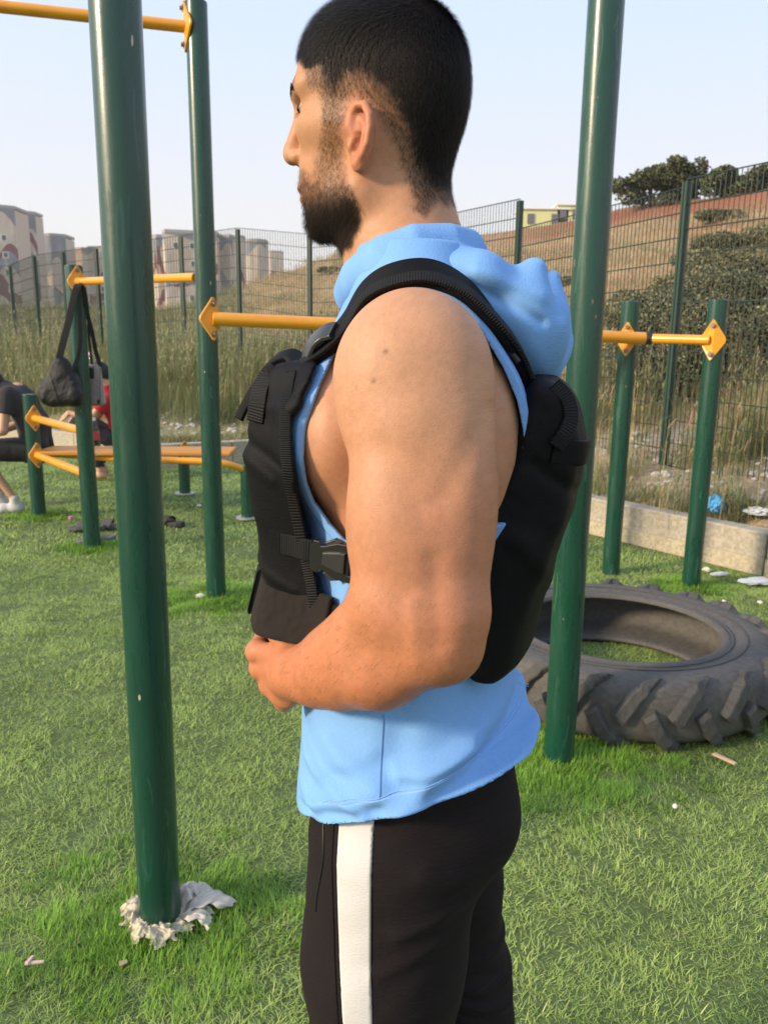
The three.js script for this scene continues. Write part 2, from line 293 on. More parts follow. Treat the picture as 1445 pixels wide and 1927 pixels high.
// ---------------------------------------------------------------- kerb of concrete blocks
{
  const n1 = tileNoise(64, 31), n2 = tileNoise(256, 32);
  const tx = dataTex(256, 256, (i, j) => { const a = 0.74 + 0.3 * (n1(i / 6, j / 6) - 0.4) + 0.22 * (n2(i, j) - 0.5); return [a, a * 0.985, a * 0.96]; });
  M.concrete = std(lin(0.50, 0.45, 0.36), 0.92, { map: tx, bumpMap: tx, bumpScale: 0.004 });
  M.concrete2 = std(lin(0.56, 0.49, 0.36), 0.95, { map: tx, bumpMap: tx, bumpScale: 0.012 });
  const kerb = thing('kerb', 'low pale concrete block kerb edging the green turf', 'kerb');
  srand(33);
  for (let i = 2; i < KERB.length - 1; i++) {
    const a = V3(KERB[i - 1][0], 0, KERB[i - 1][1]), b = V3(KERB[i][0], 0, KERB[i][1]), L = a.distanceTo(b); if (i < 3 && L > 20) continue;
    const n = Math.max(1, Math.round(L / 1.02)), dir = b.clone().sub(a).normalize(), ang = Math.atan2(-dir.z, dir.x);
    for (let k = 0; k < n; k++) {
      const l = L / n - 0.012, c = a.clone().addScaledVector(dir, (k + 0.5) * L / n), g = new RoundedBoxGeometry(l, 0.2, 0.15, 2, 0.014);
      g.translate(0, 0.19, 0); const f = new RoundedBoxGeometry(l + 0.006, 0.12, 0.155, 1, 0.006); f.translate(0, 0.058, 0.012);
      for (const q of [g, f]) { const p = q.attributes.position, nn = q.attributes.normal, u = q.attributes.uv; for (let v = 0; v < p.count; v++) { p.setXYZ(v, p.getX(v) + 0.003 * noise(p.getX(v) * 9 + k, p.getY(v) * 9, i), p.getY(v) + 0.004 * noise(p.getX(v) * 5, k * 3.1, i), p.getZ(v)); u.setXY(v, p.getX(v) * 1.3 + k * 0.37 + (Math.abs(nn.getX(v)) > 0.7 ? p.getZ(v) : 0), p.getY(v) * 1.3 + p.getZ(v) * 1.3 * Math.abs(nn.getY(v)) + i * 0.3); } }
      const t = rr(-0.006, 0.006);
      for (const [q, mt, nm] of [[g, M.concrete, 'block'], [f, M.concrete2, 'footing']]) { const o = part(nm, q, mt, kerb); o.position.copy(c); o.position.y += t; o.rotation.y = ang + rr(-0.008, 0.008); }
    }
  }
}
// ---------------------------------------------------------------- mesh fence
{
  M.fence = std(lin(0.022, 0.05, 0.035), 0.5); M.wire = std(lin(0.025, 0.045, 0.035), 0.5); M.clip = std(lin(0.6, 0.6, 0.58), 0.4);
  const P = [[5.2, 2.6, -1.2], [4.35, 2.7, -3.0], [3.45, 2.78, -4.9], [2.5, 2.84, -6.86], [1.49, 3.1, -9.2], [0.25, 3.12, -11.1], [-1.17, 3.12, -12.2], [-2.38, 3.3, -12.9], [-3.52, 3.3, -13.8], [-5.13, 3.14, -14.2], [-5.99, 3.15, -14.9], [-6.84, 3.15, -15.6], [-7.79, 3.07, -16.6], [-9.4, 3.1, -18.2], [-11, 3.1, -20]];
  const fence = thing('mesh_fence', 'tall dark green welded wire fence running below the dry slope', 'fence');
  P.forEach(([x, y, z], i) => {
    const [nx, , nz] = P[Math.min(i + 1, P.length - 1)], [qx, , qz] = P[Math.max(i - 1, 0)], ang = Math.atan2(-(nz - qz), nx - qx), g0 = terrain(x, z) - 0.2;
    const H = y - g0, sh = new THREE.Shape(); for (const [a, b] of [[-0.03, -0.03], [-0.008, -0.03], [-0.008, -0.022], [0.008, -0.022], [0.008, -0.03], [0.03, -0.03], [0.03, 0.03], [0.008, 0.03], [0.008, 0.022], [-0.008, 0.022], [-0.008, 0.03], [-0.03, 0.03]]) sh.curves.length || sh.currentPoint.x ? sh.lineTo(a, b) : sh.moveTo(a, b);
    const g = new THREE.ExtrudeGeometry(sh, { depth: H, bevelEnabled: false }); g.rotateX(-Math.PI / 2); g.rotateY(ang); g.translate(x, g0, z); part('fence_post', g, M.fence, fence);
    for (const s of [0.25, 1.75]) { const c = new RoundedBoxGeometry(0.035, 0.05, 0.012, 1, 0.003); c.rotateY(ang); c.translate(x + 0.03 * Math.sin(ang) , y - s, z + 0.036 * Math.cos(ang)); part('clip', c, M.clip, fence); }
    if (i === P.length - 1) return;
    const [bx, by, bz] = P[i + 1], a = V3(x, 0, z), b = V3(bx, 0, bz), L = a.distanceTo(b), d = b.clone().sub(a).normalize(), top = Math.max(Math.min(y, by) - 0.04, 0), ang2 = Math.atan2(-d.z, d.x);
    const gs = [], bot = Math.min(terrain(x, z), terrain(bx, bz)) - 0.1, nv = Math.round(L / 0.05);
    const topAt = (t) => Math.abs(y - by) < 0.2 ? lerp(y, by, t) + 0.02 : top;
    for (let k = 1; k < nv; k++) { const t = k / nv, c = a.clone().lerp(b, t), tp = topAt(t), w = new THREE.CylinderGeometry(0.0042, 0.0042, tp - bot, 5, 1, true); w.translate(c.x, (tp + bot) / 2, c.z); gs.push(w); }
    for (let h = 0; h < 13; h++) for (const e of [-0.005, 0.005]) {
      const y0 = topAt(0) - h * 0.2, y1 = topAt(1) - h * 0.2, off = V3(-d.z, 0, d.x).multiplyScalar(e); gs.push(rod(V3(a.x, y0, a.z).add(off), V3(b.x, y1, b.z).add(off), 0.0045, 5));
    }
    part('wire_panel', gs, M.wire, fence);
  });
}

// ---------------------------------------------------------------- green posts, yellow bars, brackets
{
  const mk = (s, base, chipN, smear) => canvasTex(512, 2048, (g, w, h) => {
    srand(s); g.fillStyle = css(...base); g.fillRect(0, 0, w, h);
    for (let i = 0; i < 260; i++) { g.globalAlpha = rr(0.03, 0.10); g.fillStyle = R() < 0.5 ? css(0.004, 0.035, 0.022) : css(0.012, 0.085, 0.055); const x = R() * w, y = R() * h; g.beginPath(); g.ellipse(x, y, rr(10, 70), rr(30, 220), 0, 0, 7); g.fill(); }
    for (let i = 0; i < smear; i++) {                                    // scuffs and dried dust, more towards the foot
      const y = h * (1 - Math.pow(R(), 1.6) * 0.75), x = R() * w; g.globalAlpha = rr(0.05, 0.34); g.strokeStyle = css(0.26, 0.33, 0.27); g.lineWidth = rr(1.5, 9); g.lineCap = 'round';
      g.beginPath(); g.moveTo(x, y); g.quadraticCurveTo(x + rr(-20, 20), y + rr(10, 40), x + rr(-14, 14), y + rr(20, 90)); g.stroke();
    }
    g.globalAlpha = 1;
    for (let i = 0; i < chipN; i++) { const x = R() * w, y = R() * h, r = rr(1.5, 5.5); g.fillStyle = R() < 0.6 ? css(0.5, 0.42, 0.33) : css(0.28, 0.13, 0.07); g.beginPath(); g.ellipse(x, y, r, r * rr(0.7, 1.9), rr(-0.5, 0.5), 0, 7); g.fill(); }
    for (let i = 0; i < 14; i++) { g.globalAlpha = 0.5; g.strokeStyle = css(0.35, 0.4, 0.34); g.lineWidth = 1; const x = R() * w, y = R() * h; g.beginPath(); g.moveTo(x, y); g.lineTo(x + rr(-16, 16), y + rr(-30, 30)); g.stroke(); }
  });
  const rough = dataTex(128, 512, (() => { const a = tileNoise(64, 77), b = tileNoise(128, 78); return (i, j) => { const v = 0.17 + 0.2 * a(i / 4, j / 16) + 0.1 * b(i, j / 2); return [v, v, v]; }; })());
  const nb = tileNoise(128, 79), orange = dataTex(256, 256, (i, j) => { const v = nb(i / 2, j / 2) * 0.6 + nb(i / 5, j / 5) * 0.4; return [v, v, v]; });
  orange.repeat.set(2, 16);
  M.post = [1, 2, 3].map((k) => phys(lin(1, 1, 1), 1, { map: mk(40 + k, [0.005, 0.050, 0.031], 22, 130), roughnessMap: rough, bumpMap: orange, bumpScale: 0.00012, clearcoat: 0.25, clearcoatRoughness: 0.22 }));
  const chip = canvasTex(256, 1024, (g, w, h) => {
    srand(60); g.fillStyle = css(0.78, 0.33, 0.012); g.fillRect(0, 0, w, h);
    for (let i = 0; i < 120; i++) { g.globalAlpha = rr(0.05, 0.14); g.fillStyle = R() < 0.5 ? css(0.6, 0.2, 0.01) : css(0.85, 0.42, 0.03); g.beginPath(); g.ellipse(R() * w, R() * h, rr(5, 40), rr(10, 90), 0, 0, 7); g.fill(); }
    g.globalAlpha = 0.9; for (let i = 0; i < 16; i++) { g.fillStyle = css(0.1, 0.06, 0.035); g.beginPath(); g.ellipse(R() * w, R() * h, rr(1.5, 5), rr(1, 4), 0, 0, 7); g.fill(); }
  });
  M.yellow = phys(lin(1, 1, 1), 0.34, { map: chip, clearcoat: 0.3, clearcoatRoughness: 0.2 });
  M.bolt = std(lin(0.25, 0.2, 0.16), 0.45, { metalness: 0.7 }); M.zinc = std(lin(0.6, 0.6, 0.58), 0.4, { metalness: 0.6 });
  M.black = std(lin(0.012, 0.012, 0.013), 0.6);
}
function postGeo(r, h, y0 = -0.1) {
  const g = new THREE.LatheGeometry([[r, y0], [r, 0.02], [r, h * 0.33], [r, h * 0.66], [r, h - 0.006], [r - 0.006, h], [0, h]].map((p) => new THREE.Vector2(...p)), 48);
  const u = g.attributes.uv, p = g.attributes.position; for (let i = 0; i < u.count; i++) u.setXY(i, u.getX(i), 1 - (1 - clamp(p.getY(i) / 3.2)) ); return g;
}
const capMat = std(lin(0.02, 0.09, 0.06), 0.45);
function bracket(pos, n, s, parent) {                                   // rounded diamond plate with two bolts, facing n
  const sh = new THREE.Shape(), a = 0.072 * s, b = 0.115 * s, k = 0.82;
  sh.moveTo(-a * 0.14, b * k + 0.012); sh.quadraticCurveTo(0, b + 0.01, a * 0.14, b * k + 0.012); sh.lineTo(a * 0.93, 0.016); sh.quadraticCurveTo(a * 1.05, 0, a * 0.93, -0.016); sh.lineTo(a * 0.14, -b * k - 0.012); sh.quadraticCurveTo(0, -b - 0.01, -a * 0.14, -b * k - 0.012); sh.lineTo(-a * 0.93, -0.016); sh.quadraticCurveTo(-a * 1.05, 0, -a * 0.93, 0.016); sh.closePath();
  const g = new THREE.ExtrudeGeometry(sh, { depth: 0.007, bevelEnabled: true, bevelSize: 0.002, bevelThickness: 0.002, bevelSegments: 2, curveSegments: 6 });
  const p = g.attributes.position; for (let i = 0; i < p.count; i++) p.setZ(i, p.getZ(i) - 5.5 * p.getX(i) ** 2);   // wraps round the post
  g.computeVertexNormals();
  const q = new THREE.Quaternion().setFromUnitVectors(V3(0, 0, 1), n.clone().setY(0).normalize());
  g.applyQuaternion(q); g.translate(pos.x, pos.y, pos.z); const o = part('bracket', g, M.yellow, parent);
  for (const e of [-1, 1]) {
    const w = new THREE.CylinderGeometry(0.017 * s, 0.017 * s, 0.004, 14); w.rotateX(Math.PI / 2); w.translate(0, 0, 0.011); const h = new THREE.CylinderGeometry(0.010 * s, 0.011 * s, 0.012, 6); h.rotateX(Math.PI / 2); h.translate(0, 0, 0.018);
    for (const t of [w, h]) { t.translate(0, e * 0.083 * s, 0); t.applyQuaternion(q); t.translate(pos.x, pos.y, pos.z); }
    part('bolt', [w, h], M.bolt, o);
  }
  return o;
}
{
  const put = (name, x, z, r, h, mi, turn, parent) => { const o = part(name, postGeo(r, h), M.post[mi], parent); o.position.set(x, 0, z); o.rotation.y = turn; return o; };
  const lone = (x, z, r, h, mi, turn, label) => { const t = thing('steel_post', label, 'post', [x, 0, z], turn); part('pole', postGeo(r, h), M.post[mi], t); return t; };
  lone(-0.551, -1.689, 0.0508, 3.4, 0, 0.6, 'thick glossy green steel post nearest the camera, crumpled paper round its foot').rotation.set(0, 0.6, -0.0045, 'ZYX');
  lone(0.63, -2.502, 0.053, 3.6, 1, 2.1, 'green steel post standing between the man and the big tyre');
  // pull-up frame: three tall or half-height posts joined by yellow bars
  const f = thing('pull_up_frame', 'green post frame with yellow pull-up bars bolted at several heights', 'exercise frame');
  put('post', -0.967, -4.276, 0.055, 3.12, 2, 1.0, f); put('post', -2.11, -5.41, 0.058, 1.965, 0, 3.0, f); put('post', 1.5, -4.9, 0.055, 1.74, 1, 0.2, f); put('post', 1.914, -4.605, 0.054, 1.735, 2, 4.0, f); put('post', 1.13, -5.35, 0.055, 1.74, 0, 1.9, f);
  // high bar to the left
  bracket(V3(-1.022, 3.0, -4.262), V3(-1, 0, 0.28), 1.0, f); part('bar', rod(V3(-1.02, 3.0, -4.262), V3(-3.4, 3.03, -3.75), 0.028, 20), M.yellow, f);
  // thick bar behind the man
  bracket(V3(-0.925, 1.58, -4.232), V3(0.8, 0, 0.72), 0.95, f); part('bar', rod(V3(-0.925, 1.58, -4.226), V3(1.575, 1.517, -4.80), 0.036, 24), M.yellow, f);
  bracket(V3(1.478, 1.512, -4.85), V3(-0.35, 0, 0.94), 0.85, f);
  part('end_cap', rod(V3(1.575, 1.517, -4.80), V3(1.61, 1.516, -4.786), 0.037, 20), M.black, f);
  part('bar', rod(V3(1.61, 1.516, -4.786), V3(1.875, 1.507, -4.565), 0.028, 20), M.yellow, f);
  bracket(V3(1.882, 1.507, -4.56), V3(-0.55, 0, 0.83), 0.98, f);
  // bar between the bag post and the second tall post
  bracket(V3(-2.07, 1.857, -5.362), V3(0.62, 0, 0.78), 0.85, f); part('bar', rod(V3(-2.07, 1.857, -5.362), V3(-1.03, 1.80, -4.31), 0.024, 18), M.yellow, f);
  // sit-up bench with its own low posts
  const b = thing('sit_up_bench', 'low orange-yellow plank bench on short green posts beyond the turf', 'exercise bench');
  put('post', -2.953, -6.447, 0.058, 1.04, 1, 0, b); put('post', -1.974, -7.509, 0.055, 0.505, 2, 1, b); put('post', -1.16, -6.419, 0.055, 0.475, 0, 2, b);
  for (const [x, z] of [[-1.974, -7.509], [-1.16, -6.419]]) { const g = new THREE.CylinderGeometry(0.1, 0.1, 0.012, 24); g.translate(x, 0.022, z); part('base_plate', g, M.zinc, b); }
  bracket(V3(-2.905, 0.845, -6.40), V3(0.72, 0, 0.69), 0.9, b); part('hand_rail', rod(V3(-2.9, 0.845, -6.395), V3(-2.15, 0.845, -5.46), 0.03, 18), M.yellow, b);
  bracket(V3(-2.905, 0.535, -6.40), V3(0.72, 0, 0.69), 0.9, b); part('bench_tube', rod(V3(-2.9, 0.535, -6.395), V3(-2.15, 0.535, -5.47), 0.03, 18), M.yellow, b);
  part('bench_tube', tube([[-2.9, 0.54, -6.5], [-2.3, 0.512, -6.45], [-1.75, 0.512, -6.36], [-1.42, 0.508, -6.32], [-1.32, 0.495, -6.33], [-1.17, 0.435, -6.4]], 0.028, 50, 14), M.yellow, b);
  part('bench_tube', tube([[-2.9, 0.54, -6.55], [-2.4, 0.51, -7.1], [-1.98, 0.45, -7.47]], 0.028, 30, 14), M.yellow, b);
  bracket(V3(-1.945, 0.455, -7.46), V3(0.5, 0, 0.86), 0.8, b);
  const tx = canvasTex(512, 256, (g, w, h) => { srand(70); g.fillStyle = css(0.56, 0.24, 0.03); g.fillRect(0, 0, w, h); for (let i = 0; i < 300; i++) { g.globalAlpha = rr(0.04, 0.16); g.fillStyle = R() < 0.5 ? css(0.62, 0.36, 0.14) : css(0.36, 0.14, 0.02); g.fillRect(R() * w, R() * h, rr(20, 200), rr(1, 5)); } });
  const plank = new RoundedBoxGeometry(1.62, 0.035, 0.42, 3, 0.012); plank.rotateY(0.06); plank.translate(-2.12, 0.553, -6.62);
  part('plank', plank, std(lin(1, 1, 1), 0.55, { map: tx }), b);
  const left = rod(V3(-3.0, 0.5, -6.62), V3(-3.75, 0.47, -6.95), 0.03, 16); part('bench_tube', left, M.yellow, b);
}
// ---------------------------------------------------------------- tractor tyre lying flat
{
  const n1 = tileNoise(64, 81), n2 = tileNoise(256, 82);
  const tx = dataTex(512, 512, (i, j) => { const d = n1(i / 10, j / 10), e = n2(i / 2, j / 2), f = n2(i, j), k = clamp(0.55 * d + 0.5 * e - 0.12); return [0.5 + 0.5 * k + 0.1 * (f - 0.5), 0.5 + 0.44 * k + 0.1 * (f - 0.5), 0.5 + 0.34 * k + 0.1 * (f - 0.5)]; });
  const m = std(lin(0.125, 0.12, 0.116), 0.75, { map: tx, bumpMap: tx, bumpScale: 0.002 }), lug = std(lin(0.10, 0.098, 0.098), 0.72, { map: tx, bumpMap: tx, bumpScale: 0.003 });
  const t = thing('tractor_tyre', 'huge worn black tractor tyre lying flat on the turf', 'tyre', [1.03, 0, -3.22], 0.2);
  // outer skin, then bead and the hollow inside
  const prof = [[0.424, 0.245], [0.432, 0.258], [0.45, 0.262], [0.468, 0.255], [0.485, 0.254], [0.53, 0.264], [0.575, 0.266], [0.615, 0.256], [0.642, 0.236], [0.655, 0.205], [0.66, 0.14], [0.655, 0.075], [0.642, 0.042], [0.615, 0.018], [0.57, 0.006], [0.52, 0.006], [0.47, 0.008], [0.44, 0.010], [0.426, 0.022], [0.432, 0.036], [0.49, 0.046], [0.58, 0.06], [0.61, 0.09], [0.618, 0.14], [0.61, 0.19], [0.58, 0.22], [0.49, 0.232], [0.436, 0.235], [0.424, 0.238], [0.424, 0.245]];
  const c = new THREE.CatmullRomCurve3(prof.map(([a, b]) => V3(a, b, 0))), pts = c.getPoints(110).map((p) => new THREE.Vector2(p.x, p.y));
  const g = new THREE.LatheGeometry(pts, 140), u = g.attributes.uv; for (let i = 0; i < u.count; i++) u.setXY(i, u.getX(i) * 5, u.getY(i) * 2.2);
  part('casing', g, m, t);
  // rings moulded on the sidewall
  for (const [r, y, w] of [[0.47, 0.2555, 0.004], [0.525, 0.2655, 0.003]]) part('ring', new THREE.TorusGeometry(r, w, 6, 120).rotateX(Math.PI / 2).translate(0, y, 0), m, t);
  const surf = (v) => {                                                  // v 0 on the upper sidewall .. 1 on the lower; returns [r, y, nr, ny] on the outer skin
    const A = [[0.56, 0.266], [0.615, 0.256], [0.642, 0.236], [0.655, 0.20], [0.66, 0.14], [0.655, 0.08], [0.642, 0.044], [0.615, 0.02], [0.56, 0.008]], s = v * (A.length - 1), i = Math.min(A.length - 2, Math.floor(s)), f = s - i, [a, b] = [A[i], A[i + 1]];
    const tx2 = b[0] - a[0], ty = b[1] - a[1], L = Math.hypot(tx2, ty); return [lerp(a[0], b[0], f), lerp(a[1], b[1], f), -ty / L, tx2 / L];
  };
  srand(83);
  const NL = 21;
  for (let side = 0; side < 2; side++) for (let k = 0; k < NL; k++) {
    const a0 = (k + side * 0.5) / NL * 2 * Math.PI + rr(-0.01, 0.01), pos = [], idx = [], uv = [], S = 16, wear = rr(0.85, 1.05);
    for (let i = 0; i <= S; i++) {
      const q = i / S, v = lerp(side ? 0.94 : 0.06, side ? 0.47 : 0.53, q), [r, y, nr, ny] = surf(v);
      const ang = a0 + 0.24 * Math.pow(q, 0.85), hh = 0.032 * wear * sstep(0, 0.22, q) * (q > 0.97 ? 0.8 : 1) + 0.002, w0 = lerp(0.019, 0.026, q), sl = 0.012;
      for (const [e, l] of [[-w0 - sl, -0.01], [-w0, hh * 0.93], [-w0 + 0.006, hh], [w0 - 0.006, hh], [w0, hh * 0.93], [w0 + sl, -0.01]]) { const A = ang + e * 0.72 / r, al = l, lift = e * 0.55, rr2 = r + nr * al, yy = y + ny * al + (side ? -1 : 1) * lift * sstep(0.1, 0.4, q); pos.push(Math.cos(A) * rr2, yy, Math.sin(A) * rr2); uv.push(A * 0.65 * 1.6, q * 0.3); }
    }
    for (let i = 0; i < S; i++) for (let e = 0; e < 5; e++) { const o = i * 6 + e; idx.push(o, o + 1, o + 6, o + 6, o + 1, o + 7); }
    for (const o of [0, S * 6]) for (let e = 1; e < 5; e++) idx.push(o, o + e, o + e + 1);
    const gg = geom(pos, idx, { uv }).toNonIndexed(); gg.deleteAttribute('normal'); gg.computeVertexNormals(); part('lug', gg, lug, t);
  }
}

// ---------------------------------------------------------------- weeds, dry grass, shrubs, trees
M.weed = phys(lin(1, 1, 1), 0.85, { vertexColors: true, transmission: 0.35, thickness: 0, specularIntensity: 0.4 });
{
  srand(401);
  const G = [[0.27, 0.31, 0.10], [0.34, 0.36, 0.14], [0.21, 0.26, 0.08]], S = [[0.58, 0.46, 0.23], [0.50, 0.385, 0.19], [0.62, 0.52, 0.31]];
  const clump = (n, size, len, w, green, lean0, lean1) => { const L = []; for (let i = 0; i < n; i++) { const c = R() < green ? G[Math.floor(R() * 3)] : S[Math.floor(R() * 3)], k = rr(0.75, 1.2); L.push([rr(-0.5, 0.5) * size, rr(-0.5, 0.5) * size, len * rr(0.45, 1.15), rr(lean0, lean1), R() * 6.28, w * rr(0.6, 1.3), c.map((v) => v * k), rr(0, 0.45) ]); } return bladeGeo(L); };
  const stalk = (n, size, len, green) => {                               // seed stalks with side leaves and a tuft at the tip
    const L = []; for (let i = 0; i < n; i++) { const c = R() < green ? G[Math.floor(R() * 3)] : S[Math.floor(R() * 3)], x = rr(-0.5, 0.5) * size, z = rr(-0.5, 0.5) * size, h = len * rr(0.6, 1.15), a = R() * 6.28, ln = rr(0.02, 0.18); L.push([x, z, h, ln, a, 0.006, c, 0.12]); for (let k = 0; k < 9; k++) { const t = rr(0.2, 1); L.push([x + Math.cos(a) * h * t * Math.sin(ln + 0.06), z + Math.sin(a) * h * t * Math.sin(ln + 0.06), rr(0.05, 0.16) * (1.2 - 0.6 * t), rr(0.2, 0.9), R() * 6.28, 0.008, c.map((v) => v * rr(0.8, 1.25)), rr(0.2, 1), h * t * 0.97]); } }
    return bladeGeo(L);
  };
  const wGreen = [], wDry = [], stk = [], stk2 = [], low = [];
  for (let i = 0; i < 7500; i++) {
    const d = rr(-31, 33), phi = d * DEG, rc = kerbDist(phi), [rf] = fenceTab(d), r = rc + 0.12 + Math.pow(R(), 0.9) * (rf + 2.5 - rc), x = Math.sin(phi) * r, z = -Math.cos(phi) * r, n = fbm(x * 0.8, z * 0.8, 4, 3), y = terrain(x, z) - 0.02, left = d < -4;
    const near = (r - rc) / (rf - rc);
    if (!left && R() > 0.035 + 0.5 * n) continue; if (left && near < 0.3 && R() > 0.12) continue; if (left && near < 0.55 && d > -17 && R() > 0.3) continue;
    const s = left ? rr(0.6, 1.15) * (near < 0.3 ? 0.6 : 1) : rr(0.4, 0.95), p = [x, y, z, R() * 6.28, s, rr(0.8, 1.2), lin(1, 1, 1).multiplyScalar(rr(0.8, 1.15))];
    const dryness = left ? 0.14 + 0.5 * sstep(-15, -5, d) + 0.9 * n : 0.38 + n;
    (R() < dryness ? wDry : wGreen).push(p); if (R() < (left ? 0.22 : 0.9)) (left ? stk : stk2).push([x + rr(-0.1, 0.1), y, z + rr(-0.1, 0.1), R() * 6.28, rr(0.7, 1.25), 1]);
  }
  for (let i = 0; i < 900; i++) { const d = rr(-31, 33), phi = d * DEG, rc = kerbDist(phi), r = rc + 0.16 + R() * 0.4; if (d > 6 && R() < 0.7) continue; const q0 = 0, x = Math.sin(phi) * r, z = -Math.cos(phi) * r; low.push([x, terrain(x, z) - 0.02, z, R() * 6.28, rr(0.3, 0.6), 1]); }
  scatter('tall_weeds', 'tall green weeds growing along the foot of the fence', clump(80, 0.42, 0.5, 0.0052, 0.85, 0.02, 0.5), M.weed, wGreen);
  scatter('dry_weeds', 'straw coloured dry weeds growing along the foot of the fence', clump(76, 0.44, 0.42, 0.005, 0.12, 0.02, 0.6), M.weed, wDry);
  scatter('weed_stalks', 'thin green seed stalks above the weeds on the left', stalk(6, 0.4, 0.85, 0.75), M.weed, stk);
  scatter('weed_stalks', 'thin reedy stalks behind the kerb on the right', stalk(8, 0.5, 0.85, 0.62), M.weed, stk2);
  scatter('low_weeds', 'low weeds along the back of the kerb', clump(40, 0.3, 0.4, 0.012, 0.6, 0.1, 1.0), M.weed, low);
  const hill = [], hillG = [];
  for (let i = 0; i < 6500; i++) {
    const d = rr(-31, 33), phi = d * DEG, [rf] = fenceTab(d), [rs] = skyTab(d), t = Math.pow(R(), 1.25), r = rf + 1.2 + t * (rs - rf), x = Math.sin(phi) * r, z = -Math.cos(phi) * r, n = fbm(x * 0.45, z * 0.45, 5, 4), m = fbm(x * 1.7, z * 1.7, 8, 3);
    if (d > 6 && t > 0.80 + 0.05 * m && R() < 0.85) continue; if (d > 8 && R() < 0.45) continue; if (d > 11 && t < 0.2) { if (R() < 0.9) continue; }
    const g = d < -10 ? 0.62 : 0.05 + 0.8 * n; (R() < g ? hillG : hill).push([x, terrain(x, z) - 0.03, z, R() * 6.28, rr(0.7, 1.4) * (1 + 0.5 * t), rr(0.6, 1.1), lin(1, 0.95 + 0.1 * m, 0.95).multiplyScalar(rr(0.8, 1.2))]);
  }
  scatter('dry_grass', 'dry golden grass covering the slope behind the fence', clump(70, 0.9, 0.20, 0.008, 0.05, 0.3, 1.2), M.weed, hill);
  scatter('slope_grass', 'olive green grass patches on the slope behind the fence', clump(70, 0.8, 0.28, 0.009, 0.8, 0.1, 1.0), M.weed, hillG);
}
// leafy crowns: many small leaf clumps through the volume of a few lobes
function foliage(lobes, n, leaf, cols, s) {
  srand(s); const pos = [], nor = [], col = [], idx = [], v = V3(), t = V3(), b = V3();
  const tot = lobes.reduce((q, l) => q + l[3] * l[4] * l[5], 0);
  for (const [cx, cy, cz, a, h, c] of lobes) {
    const N = Math.round(n * a * h * c / tot), ph = R() * 100;
    for (let i = 0; i < N; i++) {
      v.set(rr(-1, 1), rr(-1, 1), rr(-1, 1)); const L = v.length(); if (L > 1 || L < 0.1) { i--; continue; } v.multiplyScalar(Math.pow(L, -0.55));
      const nz = fbm(v.x * 2.2 + ph, v.y * 2.2, v.z * 2.2, 3); v.multiplyScalar(1 + 0.55 * nz); if (nz < -0.12 && R() < 0.75) continue;
      const px = cx + v.x * a, py = cy + v.y * h, pz = cz + v.z * c, k = rr(0.7, 1.25), cc = cols[Math.floor(R() * cols.length)], n3 = v.clone().normalize();
      t.set(rr(-1, 1), rr(-0.6, 1), rr(-1, 1)).normalize(); b.set(rr(-1, 1), rr(-1, 1), rr(-1, 1)).cross(t).normalize(); const l = leaf * rr(0.6, 1.4), w = l * 0.42, o = pos.length / 3;
      const N2 = t.clone().cross(b).normalize(); if (N2.dot(n3) < 0) N2.negate(); N2.multiplyScalar(0.6).addScaledVector(n3, 0.6).normalize();
      for (const [e, f] of [[0, 0], [0.5, -1], [0.5, 1], [1, 0]]) { pos.push(px + t.x * l * e + b.x * w * f, py + t.y * l * e + b.y * w * f, pz + t.z * l * e + b.z * w * f); nor.push(N2.x, N2.y, N2.z); col.push(cc[0] * k, cc[1] * k, cc[2] * k); }
      idx.push(o, o + 1, o + 2, o + 2, o + 1, o + 3);
    }
  }
  return geom(pos, idx, { normal: nor, color: col });
}
M.leaf = phys(lin(1, 1, 1), 0.9, { vertexColors: true, transmission: 0.4, thickness: 0, specularIntensity: 0.4 }); M.bark = std(lin(0.12, 0.085, 0.06), 0.9);
const OLIVE = [[0.29, 0.30, 0.145], [0.37, 0.36, 0.19], [0.22, 0.235, 0.11], [0.43, 0.39, 0.22]], PINE = [[0.13, 0.165, 0.055], [0.18, 0.20, 0.075], [0.095, 0.125, 0.04], [0.21, 0.22, 0.09]];
